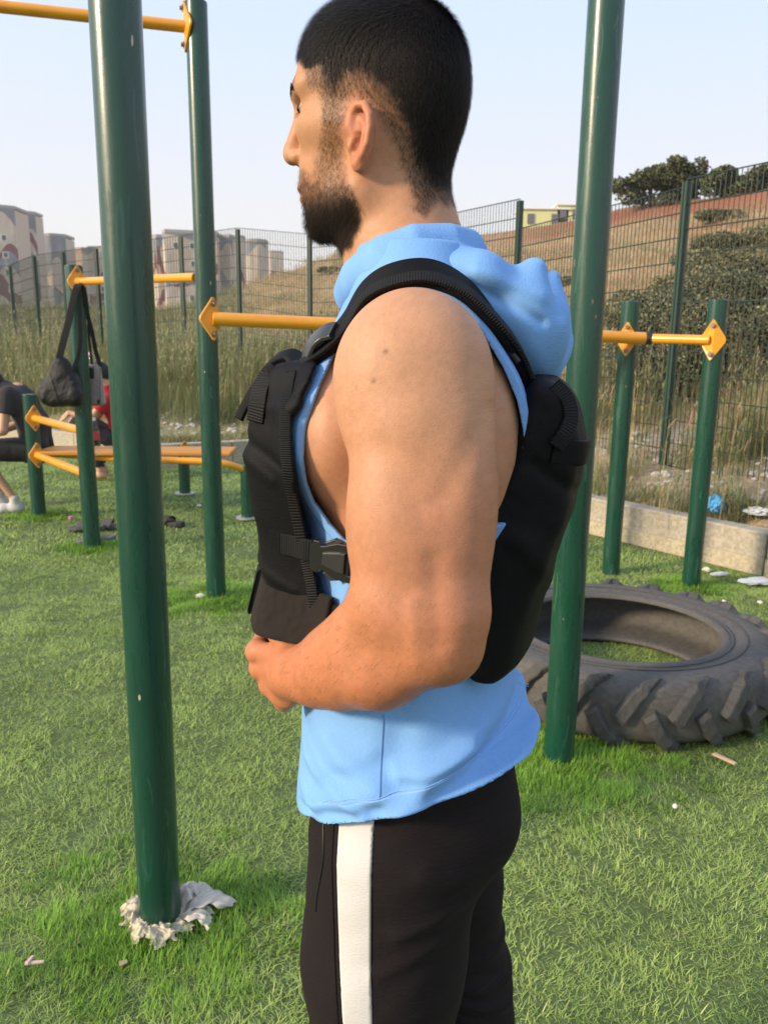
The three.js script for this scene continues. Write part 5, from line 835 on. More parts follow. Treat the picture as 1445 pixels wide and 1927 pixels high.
{
  srand(311);
  const P = bodyGeo.attributes.position, N = bodyGeo.attributes.normal, hair = [], beard = [], n = V3();
  const crown = V3(0.055, 1.79, 0.0);
  for (let i = 0; i < P.count; i++) {
    const y = P.getY(i); if (y < 1.515) continue;
    const x = P.getX(i), z = P.getZ(i), [hx, hz] = toHead(x, z), az = Math.abs(hz); n.set(N.getX(i), N.getY(i), N.getZ(i));
    const e = H3((hx - EO[0] - 0.004) / 0.024, (y - EO[1]) / 0.037); if (az > 0.0745 && e < 1) continue;
    const h = hairMask(hx, y, az), b = beardMask(hx, y, az);
    for (let k = 0; k < 6; k++) if (R() < h) {
      const top = sstep(1.72, 1.77, y), fr = sstep(-0.05, -0.1, hx) * top, L = lerp(0.007, 0.0155, top) * rr(0.7, 1.25) * lerp(0.4, 1, h), fd = sstep(0.55, 0.95, h);
      const d = V3(hx - crown.x, (y - crown.y) * 1.2 - 0.015, hz).normalize(); d.x += -0.45 * top; d.y -= 0.9 * (1 - top) + 0.3 * fr; d.x += rr(-0.3, 0.3); d.y += rr(-0.2, 0.2); d.z += rr(-0.3, 0.3);
      const [wx, wz] = fromHead(d.x, d.z), c = rr(0.5, 1.3);
      hair.push([V3(x + rr(-0.0013, 0.0013), y + rr(-0.0013, 0.0013), z + rr(-0.0013, 0.0013)), n.clone(), V3(wx, d.y, wz), L, lerp(0.0002, 0.00042, fd), lerp(0.3, 0.32, top) * rr(0.5, 1.4), [lerp(0.03, 0.0085, fd) * c, lerp(0.02, 0.0072, fd) * c, lerp(0.014, 0.007, fd) * c]]);
    }
    for (let k = 0; k < 9; k++) if (R() < b * 0.6) {
      const chin = sstep(1.605, 1.565, y), L = lerp(0.006, 0.0095, chin) * rr(0.6, 1.25), d = V3(-0.15 + rr(-0.5, 0.5), -1, rr(-0.45, 0.45)), [wx, wz] = fromHead(d.x, d.z), c = rr(0.5, 1.5);
      beard.push([V3(x + rr(-0.0013, 0.0013), y + rr(-0.0013, 0.0013), z + rr(-0.0013, 0.0013)), n.clone(), V3(wx, d.y, wz), L, lerp(0.0002, 0.00032, chin), lerp(0.35, 0.62, chin) * rr(0.6, 1.3), [0.024 * c, 0.015 * c, 0.0105 * c]]);
    }
  }
  M.hair = phys(lin(1, 1, 1), 0.6, { vertexColors: true, specularIntensity: 0.5 });
  part('hair', strands(hair), M.hair, man); part('beard', strands(beard), M.hair, man);
  for (const s of [1, -1]) {
    const brow = [], lash = [];
    for (let i = 0; i < 420; i++) { const t = R(), a = 0.010 + 0.036 * t, [x, z] = fromHead(-0.112 + 0.018 * t * t, a * s), q = project(bodyF, V3(x, 1.7015 + rr(-0.0055, 0.0055) * (1 - 0.75 * t) + 0.003 * Math.sin(t * 3) - 0.003 * t * t, z), 0.0002), [bx, bz] = fromHead(0.5, s); brow.push([q.p, q.n, V3(bx, 0.15 + rr(-0.2, 0.2), bz), 0.0075 * rr(0.6, 1.2), 0.0004, 0.12 * rr(0.4, 1.6), [0.010, 0.008, 0.007]]); }
    for (let i = 0; i < 44; i++) { const t = i / 43, a = 0.021 + 0.02 * t, hx = -0.0985 + 0.25 * (t - 0.35) ** 2 * 0.06, [x, z] = fromHead(hx, a * s), [nx, nz] = fromHead(-1, 0.3 * s * (t - 0.3)); const up = i % 4 ? 1 : -0.8; lash.push([V3(x, 1.681 + 0.004 * up, z), V3(0, up, 0), V3(nx, 0.3 * up, nz), 0.009 * rr(0.7, 1.2), 0.0006, 0.5, [0.01, 0.008, 0.008]]); }
    part('eyebrow', strands(brow), M.hair, man); part('eyelashes', strands(lash), M.hair, man);
  }
}
{
  srand(331); const P = bodyGeo.attributes.position, N = bodyGeo.attributes.normal, L = [];
  for (let i = 0; i < P.count; i++) { const x = P.getX(i), y = P.getY(i), z = P.getZ(i); if (z < 0.1 || y > 1.24 || x < -0.11) continue; const k = sstep(1.24, 1.1, y) * 0.10; if (R() > k) continue; L.push([V3(x, y, z), V3(N.getX(i), N.getY(i), N.getZ(i)), V3(-0.6 + rr(-0.4, 0.4), -0.8 + rr(-0.3, 0.3), -0.3), rr(0.006, 0.012), 0.00016, 0.22 * rr(0.5, 1.5), [0.17, 0.085, 0.05]]); }
  part('arm_hair', strands(L), M.hair, man);
}
// ---- shirt
const shirtTab = bake([[0.78, 0.055, 0.164, 0.208], [0.86, 0.056, 0.162, 0.205], [0.95, 0.047, 0.150, 0.193], [1.02, 0.036, 0.136, 0.172], [1.10, 0.028, 0.124, 0.166], [1.20, 0.024, 0.121, 0.174], [1.30, 0.022, 0.130, 0.184], [1.38, 0.028, 0.124, 0.180], [1.44, 0.034, 0.100, 0.160], [1.49, 0.034, 0.078, 0.115], [1.54, 0.03, 0.066, 0.072]], 0.78, 1.54);
const AH = [[-0.047, 1.431], [-0.065, 1.387], [-0.078, 1.347], [-0.082, 1.313], [-0.080, 1.284], [-0.074, 1.263], [-0.057, 1.241], [-0.041, 1.227], [-0.012, 1.217], [0.043, 1.216], [0.094, 1.235], [0.116, 1.258], [0.133, 1.304], [0.139, 1.343], [0.131, 1.374], [0.116, 1.406], [0.092, 1.443], [0.059, 1.468], [0.017, 1.478], [-0.014, 1.474], [-0.035, 1.457]];
const FOLDS = [[0.19, 0.985, 0.05, 0.928, 0.018, 0.011], [0.05, 0.928, -0.05, 0.90, 0.017, 0.009], [0.15, 0.955, 0.03, 0.908, -0.012, 0.012], [0.18, 1.02, 0.06, 0.955, -0.010, 0.014], [0.0, 0.94, -0.08, 0.90, -0.008, 0.010], [-0.09, 0.96, -0.02, 0.93, 0.006, 0.009], [0.1, 1.0, 0.02, 0.98, 0.007, 0.009], [0.18, 0.93, 0.12, 0.905, 0.006, 0.01], [-0.06, 0.99, 0.02, 0.945, 0.007, 0.016], [0.12, 1.02, 0.05, 0.975, 0.006, 0.014], [0.2, 0.95, 0.10, 0.915, 0.006, 0.02], [-0.03, 1.2, -0.05, 1.14, 0.006, 0.008], [-0.085, 0.92, -0.04, 0.875, 0.006, 0.011], [0.02, 1.03, 0.015, 0.955, -0.007, 0.018], [0.17, 0.94, 0.185, 0.89, 0.007, 0.014], [0.0, 0.985, -0.06, 0.95, -0.005, 0.012]];
function shirtD(x, y, z) {                                              // outer face of the shirt body
  let d = slice(shirtTab, x, y, z); const a = Math.abs(z);
  d = smin(d, ell(x + 0.055, y - 1.335, a - 0.085, 0.056, 0.075, 0.088), 0.04);
  d = smin(d, ell(x - 0.075, y - 1.32, a - 0.135, 0.076, 0.12, 0.053), 0.04);
  d = smin(d, cone(x, y, a, [0.03, 1.535, 0.02, 0.054], [0.035, 1.418, 0.15, 0.050]), 0.04);
  if (y < 1.02) d = smin(d, cone(x, y, a, [0.026, 0.90, 0.088, 0.1155], [0.012, 0.68, 0.098, 0.106]), 0.03);
  if (y < 1.24) { let s = 0; for (const f of FOLDS) { const q = seg2(x, y, f) / f[5]; if (q < 3) s += f[4] * Math.exp(-q * q); } d -= s * sstep(0.0, 0.08, a); }
  return d - 0.003 * fbm(x * 11, y * 8, z * 11, 2) - 0.006 * sstep(1.05, 0.9, y) * noise(x * 9 + 4, y * 5, z * 9);
}
const hemY = (x, z) => 0.859 + 0.33 * (x + 0.1) + 0.2 * Math.abs(z) + 0.003 * noise(x * 9, 3, z * 9);
const shirtF = (x, y, z) => {
  const o = shirtD(x, y, z), a = Math.abs(z), ah = a > 0.03 ? poly2(x, y, AH) : 1, hm = y - hemY(x, z);
  const rim = Math.max(0.0015 * sstep(0.011, 0.009, Math.abs(ah - 0.0)) * (a > 0.06 ? 1 : 0), 0.0014 * sstep(0.026, 0.024, hm));
  let d = Math.max(o - rim, -(o + (y < 1.0 ? 0.010 : 0.0075)));
  d = smax(d, -hm, 0.003); d = smax(d, y - 1.535, 0.004);
  const cut = Math.min(Math.max(ah, 0.06 - a), Math.max(0.158 - a, 1.25 - y));
  return smax(d, -cut, 0.003);
};
{
  const w = tileNoise(128, 95), w2 = tileNoise(64, 96);
  const knit = dataTex(256, 256, (i, j) => { const a = 0.5 + 0.22 * Math.sin(i / 256 * 2 * Math.PI * 32) * Math.cos(j / 256 * 2 * Math.PI * 32) + 0.5 * (w(i / 2, j / 2) - 0.5) + 0.3 * (w2(i / 8, j / 8) - 0.5); return [a, a, a]; });
  const fleck = dataTex(256, 256, (i, j) => { const a = 0.94 + 0.09 * (w(i / 2, j / 2) - 0.5) + 0.08 * (w2(i / 4, j / 4) - 0.3); return [a, a, a]; });
  M.shirt = phys(lin(0.185, 0.395, 0.76), 0.9, { map: fleck, bumpMap: knit, bumpScale: 0.0004, sheen: 0.5, sheenRoughness: 0.6, sheenColor: lin(0.35, 0.5, 0.8) });
  const uv = (x, y, z) => [Math.atan2(x - 0.04, z) * 0.16 * 12, y * 12];
  const shirt = part('hoodie', sdfMesh(shirtF, [-0.18, 0.80, -0.24], [0.26, 1.56, 0.24], 0.0026, { uv }), M.shirt, man);
  // stitching: hem line, armhole line and the side seam
  const onShirt = (x, y, s = 1) => { let lo = 0.0, hi = 0.26; for (let i = 0; i < 30; i++) { const m = (lo + hi) / 2; if (shirtD(x, y, m * s) < 0) lo = m; else hi = m; } return V3(x, y, lo * s); };
  M.thread = std(lin(0.30, 0.50, 0.86), 0.8);
  const st = [];
  const dash = (f, n) => { for (let i = 0; i < n; i++) { const a = f(i / n), b = f((i + 0.62) / n); if (a && b) { const m = a.clone().add(b).multiplyScalar(0.5), L = a.distanceTo(b); if (L > 0.02) continue; const g = new THREE.CapsuleGeometry(0.0005, L, 2, 5); g.applyQuaternion(new THREE.Quaternion().setFromUnitVectors(V3(0, 1, 0), b.clone().sub(a).normalize())); g.translate(m.x, m.y, m.z + 0.0012); st.push(g); } } };
  for (const k of [0.0245, 0.0215]) dash((t) => { const x = -0.085 + 0.275 * t, z0 = onShirt(x, 0.9).z; return onShirt(x, hemY(x, z0) + k); }, 110);
  part('stitching', st, M.thread, shirt);
  const seam = []; for (let i = 0; i <= 40; i++) { const y = 0.936 + 0.10 * i / 40, p = onShirt(-0.002 + 0.004 * (i / 40), y); p.z += 0.0005; seam.push(p); }
  part('side_seam', tube(seam, 0.0007, 60, 6), M.shirt, shirt);
}
// ---- hood lying on the back, collar round the neck
{
  const COL = [[-0.045, 1.487, 0.0, 0.017], [-0.034, 1.497, 0.045, 0.018], [-0.008, 1.515, 0.072, 0.018], [0.028, 1.528, 0.078, 0.018], [0.066, 1.531, 0.06, 0.018], [0.09, 1.528, 0.03, 0.02], [0.098, 1.525, 0, 0.02]];
  const hoodF = (x, y, z) => {
    const a = Math.abs(z);
    let d = chain(x, y * 0.75 + 0.38, a, COL.map(([p, q, r, s]) => [p, q * 0.75 + 0.38, r, s]));
    d = smin(d, cone(x, y, a, [0.005, 1.50, 0.088, 0.02], [0.09, 1.492, 0.10, 0.026]), 0.03);
    let b = cone(x, y, a, [0.10, 1.485, 0.078, 0.036], [0.15, 1.44, 0.062, 0.046]);
    b = smin(b, cone(x, y, a, [0.15, 1.45, 0.065, 0.042], [0.172, 1.41, 0.035, 0.026]), 0.03);
    b = smin(b, cone(x, y, a, [0.14, 1.46, 0.09, 0.026], [0.157, 1.507, 0.075, 0.012]), 0.026);
    b = smin(b, cone(x, y, z, [0.19, 1.44, -0.01, 0.026], [0.197, 1.508, -0.02, 0.008]), 0.02);
    b = smin(b, cone(x, y, z, [0.165, 1.45, 0, 0.048], [0.176, 1.425, 0, 0.038]), 0.03);
    b = smax(b, -ell(x - 0.135, y - 1.535, z, 0.05, 0.05, 0.072), 0.012);
    d = smin(d, b, 0.03);
    if (y > 1.47) d = smax(d, -Math.max(H3(x - 0.018 - 0.1 * (y - 1.5), z) - 0.064 - 0.12 * Math.max(0, y - 1.53), 1.475 - y), 0.005);
    d -= 0.0012 * noise(x * 13 + y * 9, y * 10, z * 12);
    for (const f of [[0.03, 1.515, 0.16, 1.452, -0.004, 0.006], [0.09, 1.50, 0.16, 1.478, 0.004, 0.009], [0.13, 1.465, 0.17, 1.40, 0.002, 0.012], [0.176, 1.50, 0.180, 1.46, -0.004, 0.006]]) { const q = seg2(x, y, f) / f[5]; if (q < 3) d -= f[4] * Math.exp(-q * q); }
    return d;
  };
  part('hood', sdfMesh(hoodF, [-0.08, 1.34, -0.17], [0.25, 1.58, 0.17], 0.0018, { uv: (x, y, z) => [(x + z) * 12, y * 12], lip: 1.8, it: 5, ne: 1.6 }), M.shirt, man);
}
// ---- weighted vest
{
  const w = tileNoise(128, 101), w2 = tileNoise(64, 102);
  const nylon = dataTex(256, 256, (i, j) => { const a = 0.5 + 0.25 * ((i + j) % 4 < 2 ? 1 : -1) * 0.5 + 0.5 * (w(i / 2, j / 2) - 0.5) + 0.5 * (w2(i / 16, j / 16) - 0.5); return [a, a, a]; });
  const rib = dataTex(64, 64, (i, j) => { const a = 0.5 + 0.5 * Math.sin(j / 64 * 2 * Math.PI * 8); return [a, a, a]; });
  M.nylon = phys(lin(0.0055, 0.0055, 0.0065), 0.6, { bumpMap: nylon, bumpScale: 0.0005, specularIntensity: 0.28, sheen: 0.02, sheenRoughness: 0.5, sheenColor: lin(0.2, 0.2, 0.22) });
  M.web = phys(lin(0.008, 0.008, 0.0085), 0.65, { bumpMap: rib, bumpScale: 0.0007, specularIntensity: 0.45, sheen: 0.05, sheenColor: lin(0.25, 0.25, 0.25) });
  rib.repeat.set(1, 46);
  const fz = dataTex(256, 256, (i, j) => { const a = w(i / 1.5, j / 1.5) * 0.6 + w(i * 1.1 + 9, j * 1.1) * 0.4; return [a, a, a]; });
  M.fuzz = phys(lin(0.022, 0.018, 0.016), 0.98, { bumpMap: fz, bumpScale: 0.004, specularIntensity: 0.3, sheen: 0.25, sheenRoughness: 0.9, sheenColor: lin(0.25, 0.22, 0.2) });
  M.plastic = phys(lin(0.014, 0.0145, 0.0145), 0.24);
  const tF = lerpTab([[1.06, 0.046], [1.14, 0.050], [1.2, 0.053], [1.30, 0.048], [1.34, 0.042], [1.42, 0.034]]), tB = lerpTab([[1.0, 0.008], [1.06, 0.026], [1.16, 0.052], [1.25, 0.074], [1.33, 0.078], [1.37, 0.066], [1.42, 0.043]]);
  const xb = lerpTab([[1.0, 0.035], [1.1, 0.06], [1.2, 0.076], [1.25, 0.097], [1.31, 0.130], [1.38, 0.142], [1.42, 0.146]]);
  const CR = [[0.15, 1.31, 0.21, 1.27, -0.003, 0.008], [0.14, 1.23, 0.20, 1.16, 0.003, 0.012], [-0.16, 1.33, -0.1, 1.30, -0.003, 0.006], [-0.16, 1.31, -0.12, 1.285, 0.003, 0.007], [-0.15, 1.18, -0.1, 1.16, 0.0025, 0.007], [-0.15, 1.165, -0.09, 1.15, -0.0025, 0.006], [-0.14, 1.24, -0.1, 1.20, 0.002, 0.01]];
  const wr = (x, y, z) => { let s = 0.0035 * fbm(x * 13 + y * 9, y * 11, z * 13, 3); for (const f of CR) { const q = seg2(x, y, f) / f[5]; if (q < 3) s += f[4] * Math.exp(-q * q); } return s; };
  const xf = lerpTab([[1.06, -0.068], [1.16, -0.073], [1.21, -0.080], [1.26, -0.089], [1.33, -0.0905], [1.36, -0.085], [1.41, -0.066]]);
  const frontF = (x, y, z) => {
    const a = Math.abs(z), w = sstep(0.06, 0.115, a), D = (w > 0 ? lerp(slice(shirtTab, x, y, z), shirtD(x, y, z), w) : slice(shirtTab, x, y, z)) - 0.002;
    let d = smax(D - tF(y) * (1 - 0.72 * sstep(0.085, 0.14, a)), -(D - 0.003), 0.006);
    d = smax(d, x - xf(y), 0.006); d = smax(d, a - 0.165, 0.012); d = smax(d, y - 1.408 - 0.1 * (x + 0.11), 0.010); d = smax(d, 1.085 - y, 0.03);
    return d - wr(x, y, z) - 0.003 * Math.exp(-(((y - 1.365) / 0.01) ** 2));
  };
  const backF = (x, y, z) => {
    const D = slice(shirtTab, x, y, z) - 0.002, a = Math.abs(z);
    let d = smax(D - tB(y), -(D - 0.004), 0.008);
    d = smax(d, xb(y) - x, 0.010); d = smax(d, a - 0.16, 0.016); d = smax(d, y - 1.398 + 0.12 * Math.max(0, x - 0.19), 0.022); d = smax(d, 1.068 + 0.3 * Math.max(0, x - 0.12) - y, 0.012);
    return d - wr(x, y, z);
  };
  const zOn = (f, x, y, off = 0.002) => { let z = 0.24; while (z > 0 && f(x, y, z) > 0) z -= 0.0005; return V3(x, y, z + off); }, faceN = (f) => (p) => project(f, p.clone(), 0).n;
  const uv = (x, y, z) => [(x + z) * 8, y * 8];
  const vest = part('vest_front', sdfMesh(frontF, [-0.2, 1.04, -0.19], [0.0, 1.44, 0.19], 0.003, { uv }), M.nylon, man);
  const back = part('vest_back', sdfMesh(backF, [0.04, 0.98, -0.19], [0.28, 1.44, 0.19], 0.003, { uv }), M.nylon, man);
  const out = (p) => V3(p.x - 0.03, 0, p.z * 0.9).normalize();
  // ribbed binding along the near edge of the front panel and of the back panel
  part('binding', strap([[-0.0963, 1.398, 0.11], [-0.0982, 1.3759, 0.11], [-0.0992, 1.3423, 0.11], [-0.098, 1.3081, 0.11], [-0.0939, 1.2617, 0.11], [-0.0852, 1.2095, 0.115], [-0.0768, 1.1672, 0.115], [-0.0715, 1.12, 0.115]].map(([x, y]) => zOn(frontF, x, y)), 0.012, 0.005, () => V3(-0.25, 0, 1), 70), M.web, vest);
  part('binding', strap([[0.140, 1.392, 0.115], [0.138, 1.36, 0.125], [0.134, 1.31, 0.135], [0.12, 1.26, 0.142], [0.108, 1.20, 0.143]], 0.014, 0.006, () => V3(-0.2, 0, 1), 50), M.web, back);
  // shoulder straps: padded black webbing over each shoulder
  for (const s of [1, -1]) {
    const path = [[-0.104, 1.388, 0.100], [-0.086, 1.408, 0.108], [-0.066, 1.428, 0.114], [-0.045, 1.45, 0.12], [-0.020, 1.478, 0.128], [0.009, 1.485, 0.136], [0.038, 1.486, 0.138], [0.066, 1.474, 0.138], [0.092, 1.449, 0.134], [0.117, 1.414, 0.128], [0.134, 1.38, 0.118]].map(([x, y, z]) => ({ p: V3(x, y, z) }));
    const P = path.map((q) => q.p.clone().setZ(q.p.z * s)), nr = (p) => { const q = project(shirtD, V3(p.x, p.y, p.z), 0.0); return q.n; };
    for (const p of P) { const q = project(shirtD, p.clone(), 0.005); p.copy(q.p); }
    part('shoulder_strap', strap(P, (t) => lerp(0.03, 0.037, sstep(0.05, 0.35, t)) - 0.008 * sstep(0.85, 1, t), 0.010, (p) => nr(p), 80), M.nylon, man);
    const W = P.map((p, i) => { const n = nr(p), T = (P[i + 1] ?? P[i]).clone().sub(P[i - 1] ?? P[i]).normalize(), B = T.cross(n).normalize(); if (B.z * s < 0) B.negate(); return p.clone().addScaledVector(n, 0.006).addScaledVector(B, 0.0135); });
    part('strap_webbing', strap(W.slice(1), 0.014, 0.005, (p) => nr(p), 70), M.web, man);
  }
  for (const [x, y, z, r] of [[0.098, 1.462, 0.144, 0.7], [0.125, 1.422, 0.14, 0.9]]) { const g = new RoundedBoxGeometry(0.03, 0.007, 0.012, 2, 0.003); g.rotateZ(-r); g.translate(x, y, z); part('strap_loop', g, M.plastic, man); }
  // adjuster buckle on the front of the strap
  part('adjuster', strap([[-0.0532, 1.4405, 0.125], [-0.0639, 1.438, 0.120], [-0.0745, 1.4295, 0.115], [-0.081, 1.418, 0.112], [-0.0833, 1.4076, 0.110]], (t) => 0.026 + 0.006 * Math.sin(t * 3.14), 0.006, () => V3(-0.6, 0.75, 0.35), 30), phys(lin(0.03, 0.031, 0.032), 0.3), man);
  // top flaps with ribbed pull tabs
  {
    part('front_flap', strap([[-0.100, 1.405, 0.06], [-0.118, 1.408, 0.058], [-0.131, 1.398, 0.055], [-0.137, 1.38, 0.052], [-0.142, 1.362, 0.05], [-0.146, 1.347, 0.05]], 0.07, 0.005, (p, t) => V3(-0.7, 0.8 - t, 0.15), 40), M.nylon, vest);
    const fz2 = ([x, y]) => { const q = zOn(frontF, x, y, 0.005); q.z = Math.max(q.z, 0.082); return q; };
    part('flap_edge', strap([[-0.118, 1.404], [-0.126, 1.3965], [-0.1308, 1.3823], [-0.1335, 1.3649], [-0.1365, 1.3462]].map(fz2), (t) => lerp(0.010, 0.021, sstep(0.05, 0.5, t)), 0.004, () => V3(-0.45, 0.15, 1), 40), M.web, vest);
    part('flap_edge', strap([[-0.131, 1.3944, 0.078], [-0.1234, 1.4035, 0.083], [-0.1135, 1.409, 0.088], [-0.1053, 1.4105, 0.093], [-0.0985, 1.404, 0.104]], 0.006, 0.010, () => V3(-0.3, 0.8, 0.6), 30), M.web, vest);
    part('pull_tab', strap([[-0.139, 1.386, 0.072], [-0.1475, 1.3725, 0.072], [-0.156, 1.358, 0.072], [-0.1625, 1.3445, 0.072]], 0.010, 0.006, () => V3(-0.5, 0.1, 1), 20), M.web, vest);
    part('pull_tab', strap([[0.168, 1.390, 0], [0.181, 1.376, 0], [0.185, 1.357, 0], [0.178, 1.34, 0], [0.170, 1.329, 0]].map(([x, y]) => zOn(backF, x, y, 0.004)), 0.016, 0.006, () => V3(0.3, 0.2, 1), 50), M.web, back);
    part('back_flap', strap([[0.166, 1.325, 0.138], [0.18, 1.322, 0.13], [0.198, 1.32, 0.112], [0.214, 1.318, 0.085], [0.222, 1.318, 0.06]].map(([x, y, z]) => project(backF, V3(x, y, z), 0.0005).p), 0.026, 0.007, (p) => project(backF, p.clone(), 0).n, 50), M.nylon, back);
  }
  // side strap with release buckle
  part('side_strap', strap([zOn(frontF, -0.112, 1.2135, 0.003), zOn(frontF, -0.098, 1.2132, 0.004), V3(-0.083, 1.2125, 0.137), V3(-0.064, 1.211, 0.141)], 0.024, 0.003, (p) => V3(-0.4, 0, 1), 20), M.web, man);
  part('side_strap', strap([[-0.03, 1.205, 0.155], [0.02, 1.2, 0.172], [0.07, 1.195, 0.168], [0.11, 1.19, 0.15]], 0.024, 0.003, (p) => V3((p.x - 0.02), 0, p.z), 24), M.web, man);
  {
    const q = new THREE.Quaternion().setFromEuler(new THREE.Euler(0, -0.45, -0.1)), cen = V3(-0.046, 1.206, 0.151), gs = [];
    const ex = (pts, d, z, cut) => { const s = new THREE.Shape(); pts.forEach(([a, b], i) => i ? s.lineTo(a, b) : s.moveTo(a, b)); s.closePath(); if (cut) { const h = new THREE.Path(); cut.forEach(([a, b], i) => i ? h.lineTo(a, b) : h.moveTo(a, b)); s.holes.push(h); } const g = new THREE.ExtrudeGeometry(s, { depth: d, bevelEnabled: true, bevelSize: 0.0012, bevelThickness: 0.0012, bevelSegments: 3 }); g.translate(0, 0, z); return g; };
    gs.push(ex([[-0.026, -0.009], [-0.024, -0.014], [-0.019, -0.014], [-0.017, -0.010], [-0.012, -0.011], [0.0, -0.016], [0.012, -0.0165], [0.022, -0.0155], [0.024, -0.012], [0.024, 0.012], [0.022, 0.0155], [0.012, 0.0165], [0.0, 0.016], [-0.012, 0.011], [-0.017, 0.010], [-0.019, 0.014], [-0.024, 0.014], [-0.026, 0.009]], 0.006, 0, [[0.013, -0.0115], [0.020, -0.0115], [0.020, 0.0115], [0.013, 0.0115]]));
    gs.push(ex([[-0.012, -0.005], [0.004, -0.0085], [0.009, -0.0085], [0.009, 0.0085], [0.004, 0.0085], [-0.012, 0.005]], 0.0022, 0.0065));
    gs.push(ex([[-0.012, 0.0145], [-0.006, 0.0105], [0.002, 0.0175], [-0.004, 0.019]], 0.004, 0.001)); gs.push(ex([[-0.012, -0.0145], [-0.006, -0.0105], [0.002, -0.0175], [-0.004, -0.019]], 0.004, 0.001));
    for (const g of gs) { g.scale(1.15, 1.15, 1.15); g.applyQuaternion(q); g.translate(cen.x, cen.y, cen.z); }
    part('release_buckle', gs.slice(0, 1), M.plastic, man); part('buckle_prong', gs.slice(1), phys(lin(0.028, 0.029, 0.029), 0.28), man);
  }
  // hook and loop belt wrapped over the front panel
  {
    const P = []; for (let i = 0; i <= 18; i++) { const t = lerp(-0.35, 1.22, i / 18), y = 1.124 + 0.010 * clamp(t), ang = t * 0.86, d = V3(-Math.cos(ang), 0, Math.sin(ang)); let r = 0.1; for (let k = 0; k < 40; k++) { const x = 0.028 + d.x * r, z = d.z * r, D = lerp(slice(shirtTab, x, y, z), shirtD(x, y, z), sstep(0.06, 0.115, Math.abs(z))) - 0.002, lim = tF(y) * (1 - 0.72 * sstep(0.085, 0.14, Math.abs(z))) + 0.006; r += (lim - D) * 0.8; } P.push(V3(0.028 + d.x * r, y, d.z * r)); }
    const nr = (p) => V3(p.x - 0.03, 0.05, p.z).normalize();
    part('belt', strap(P, 0.060, 0.007, nr, 60), M.fuzz, man);
    const Q = [P.at(-2), P.at(-1), V3(-0.035, 1.136, 0.168), V3(0.03, 1.138, 0.184), V3(0.1, 1.14, 0.158)].map((p, i) => p.clone().addScaledVector(nr(p), i < 2 ? -0.004 : 0)); part('belt_webbing', strap(Q, 0.046, 0.004, nr, 30), M.web, man);
    const E = [P[5].clone().add(V3(-0.007, 0, 0)), P[4].clone().add(V3(-0.009, 0.002, 0)), P[3].clone().add(V3(-0.010, 0.004, 0))]; part('belt_end', strap(E, 0.06, 0.006, nr, 10), M.web, man);
  }
}
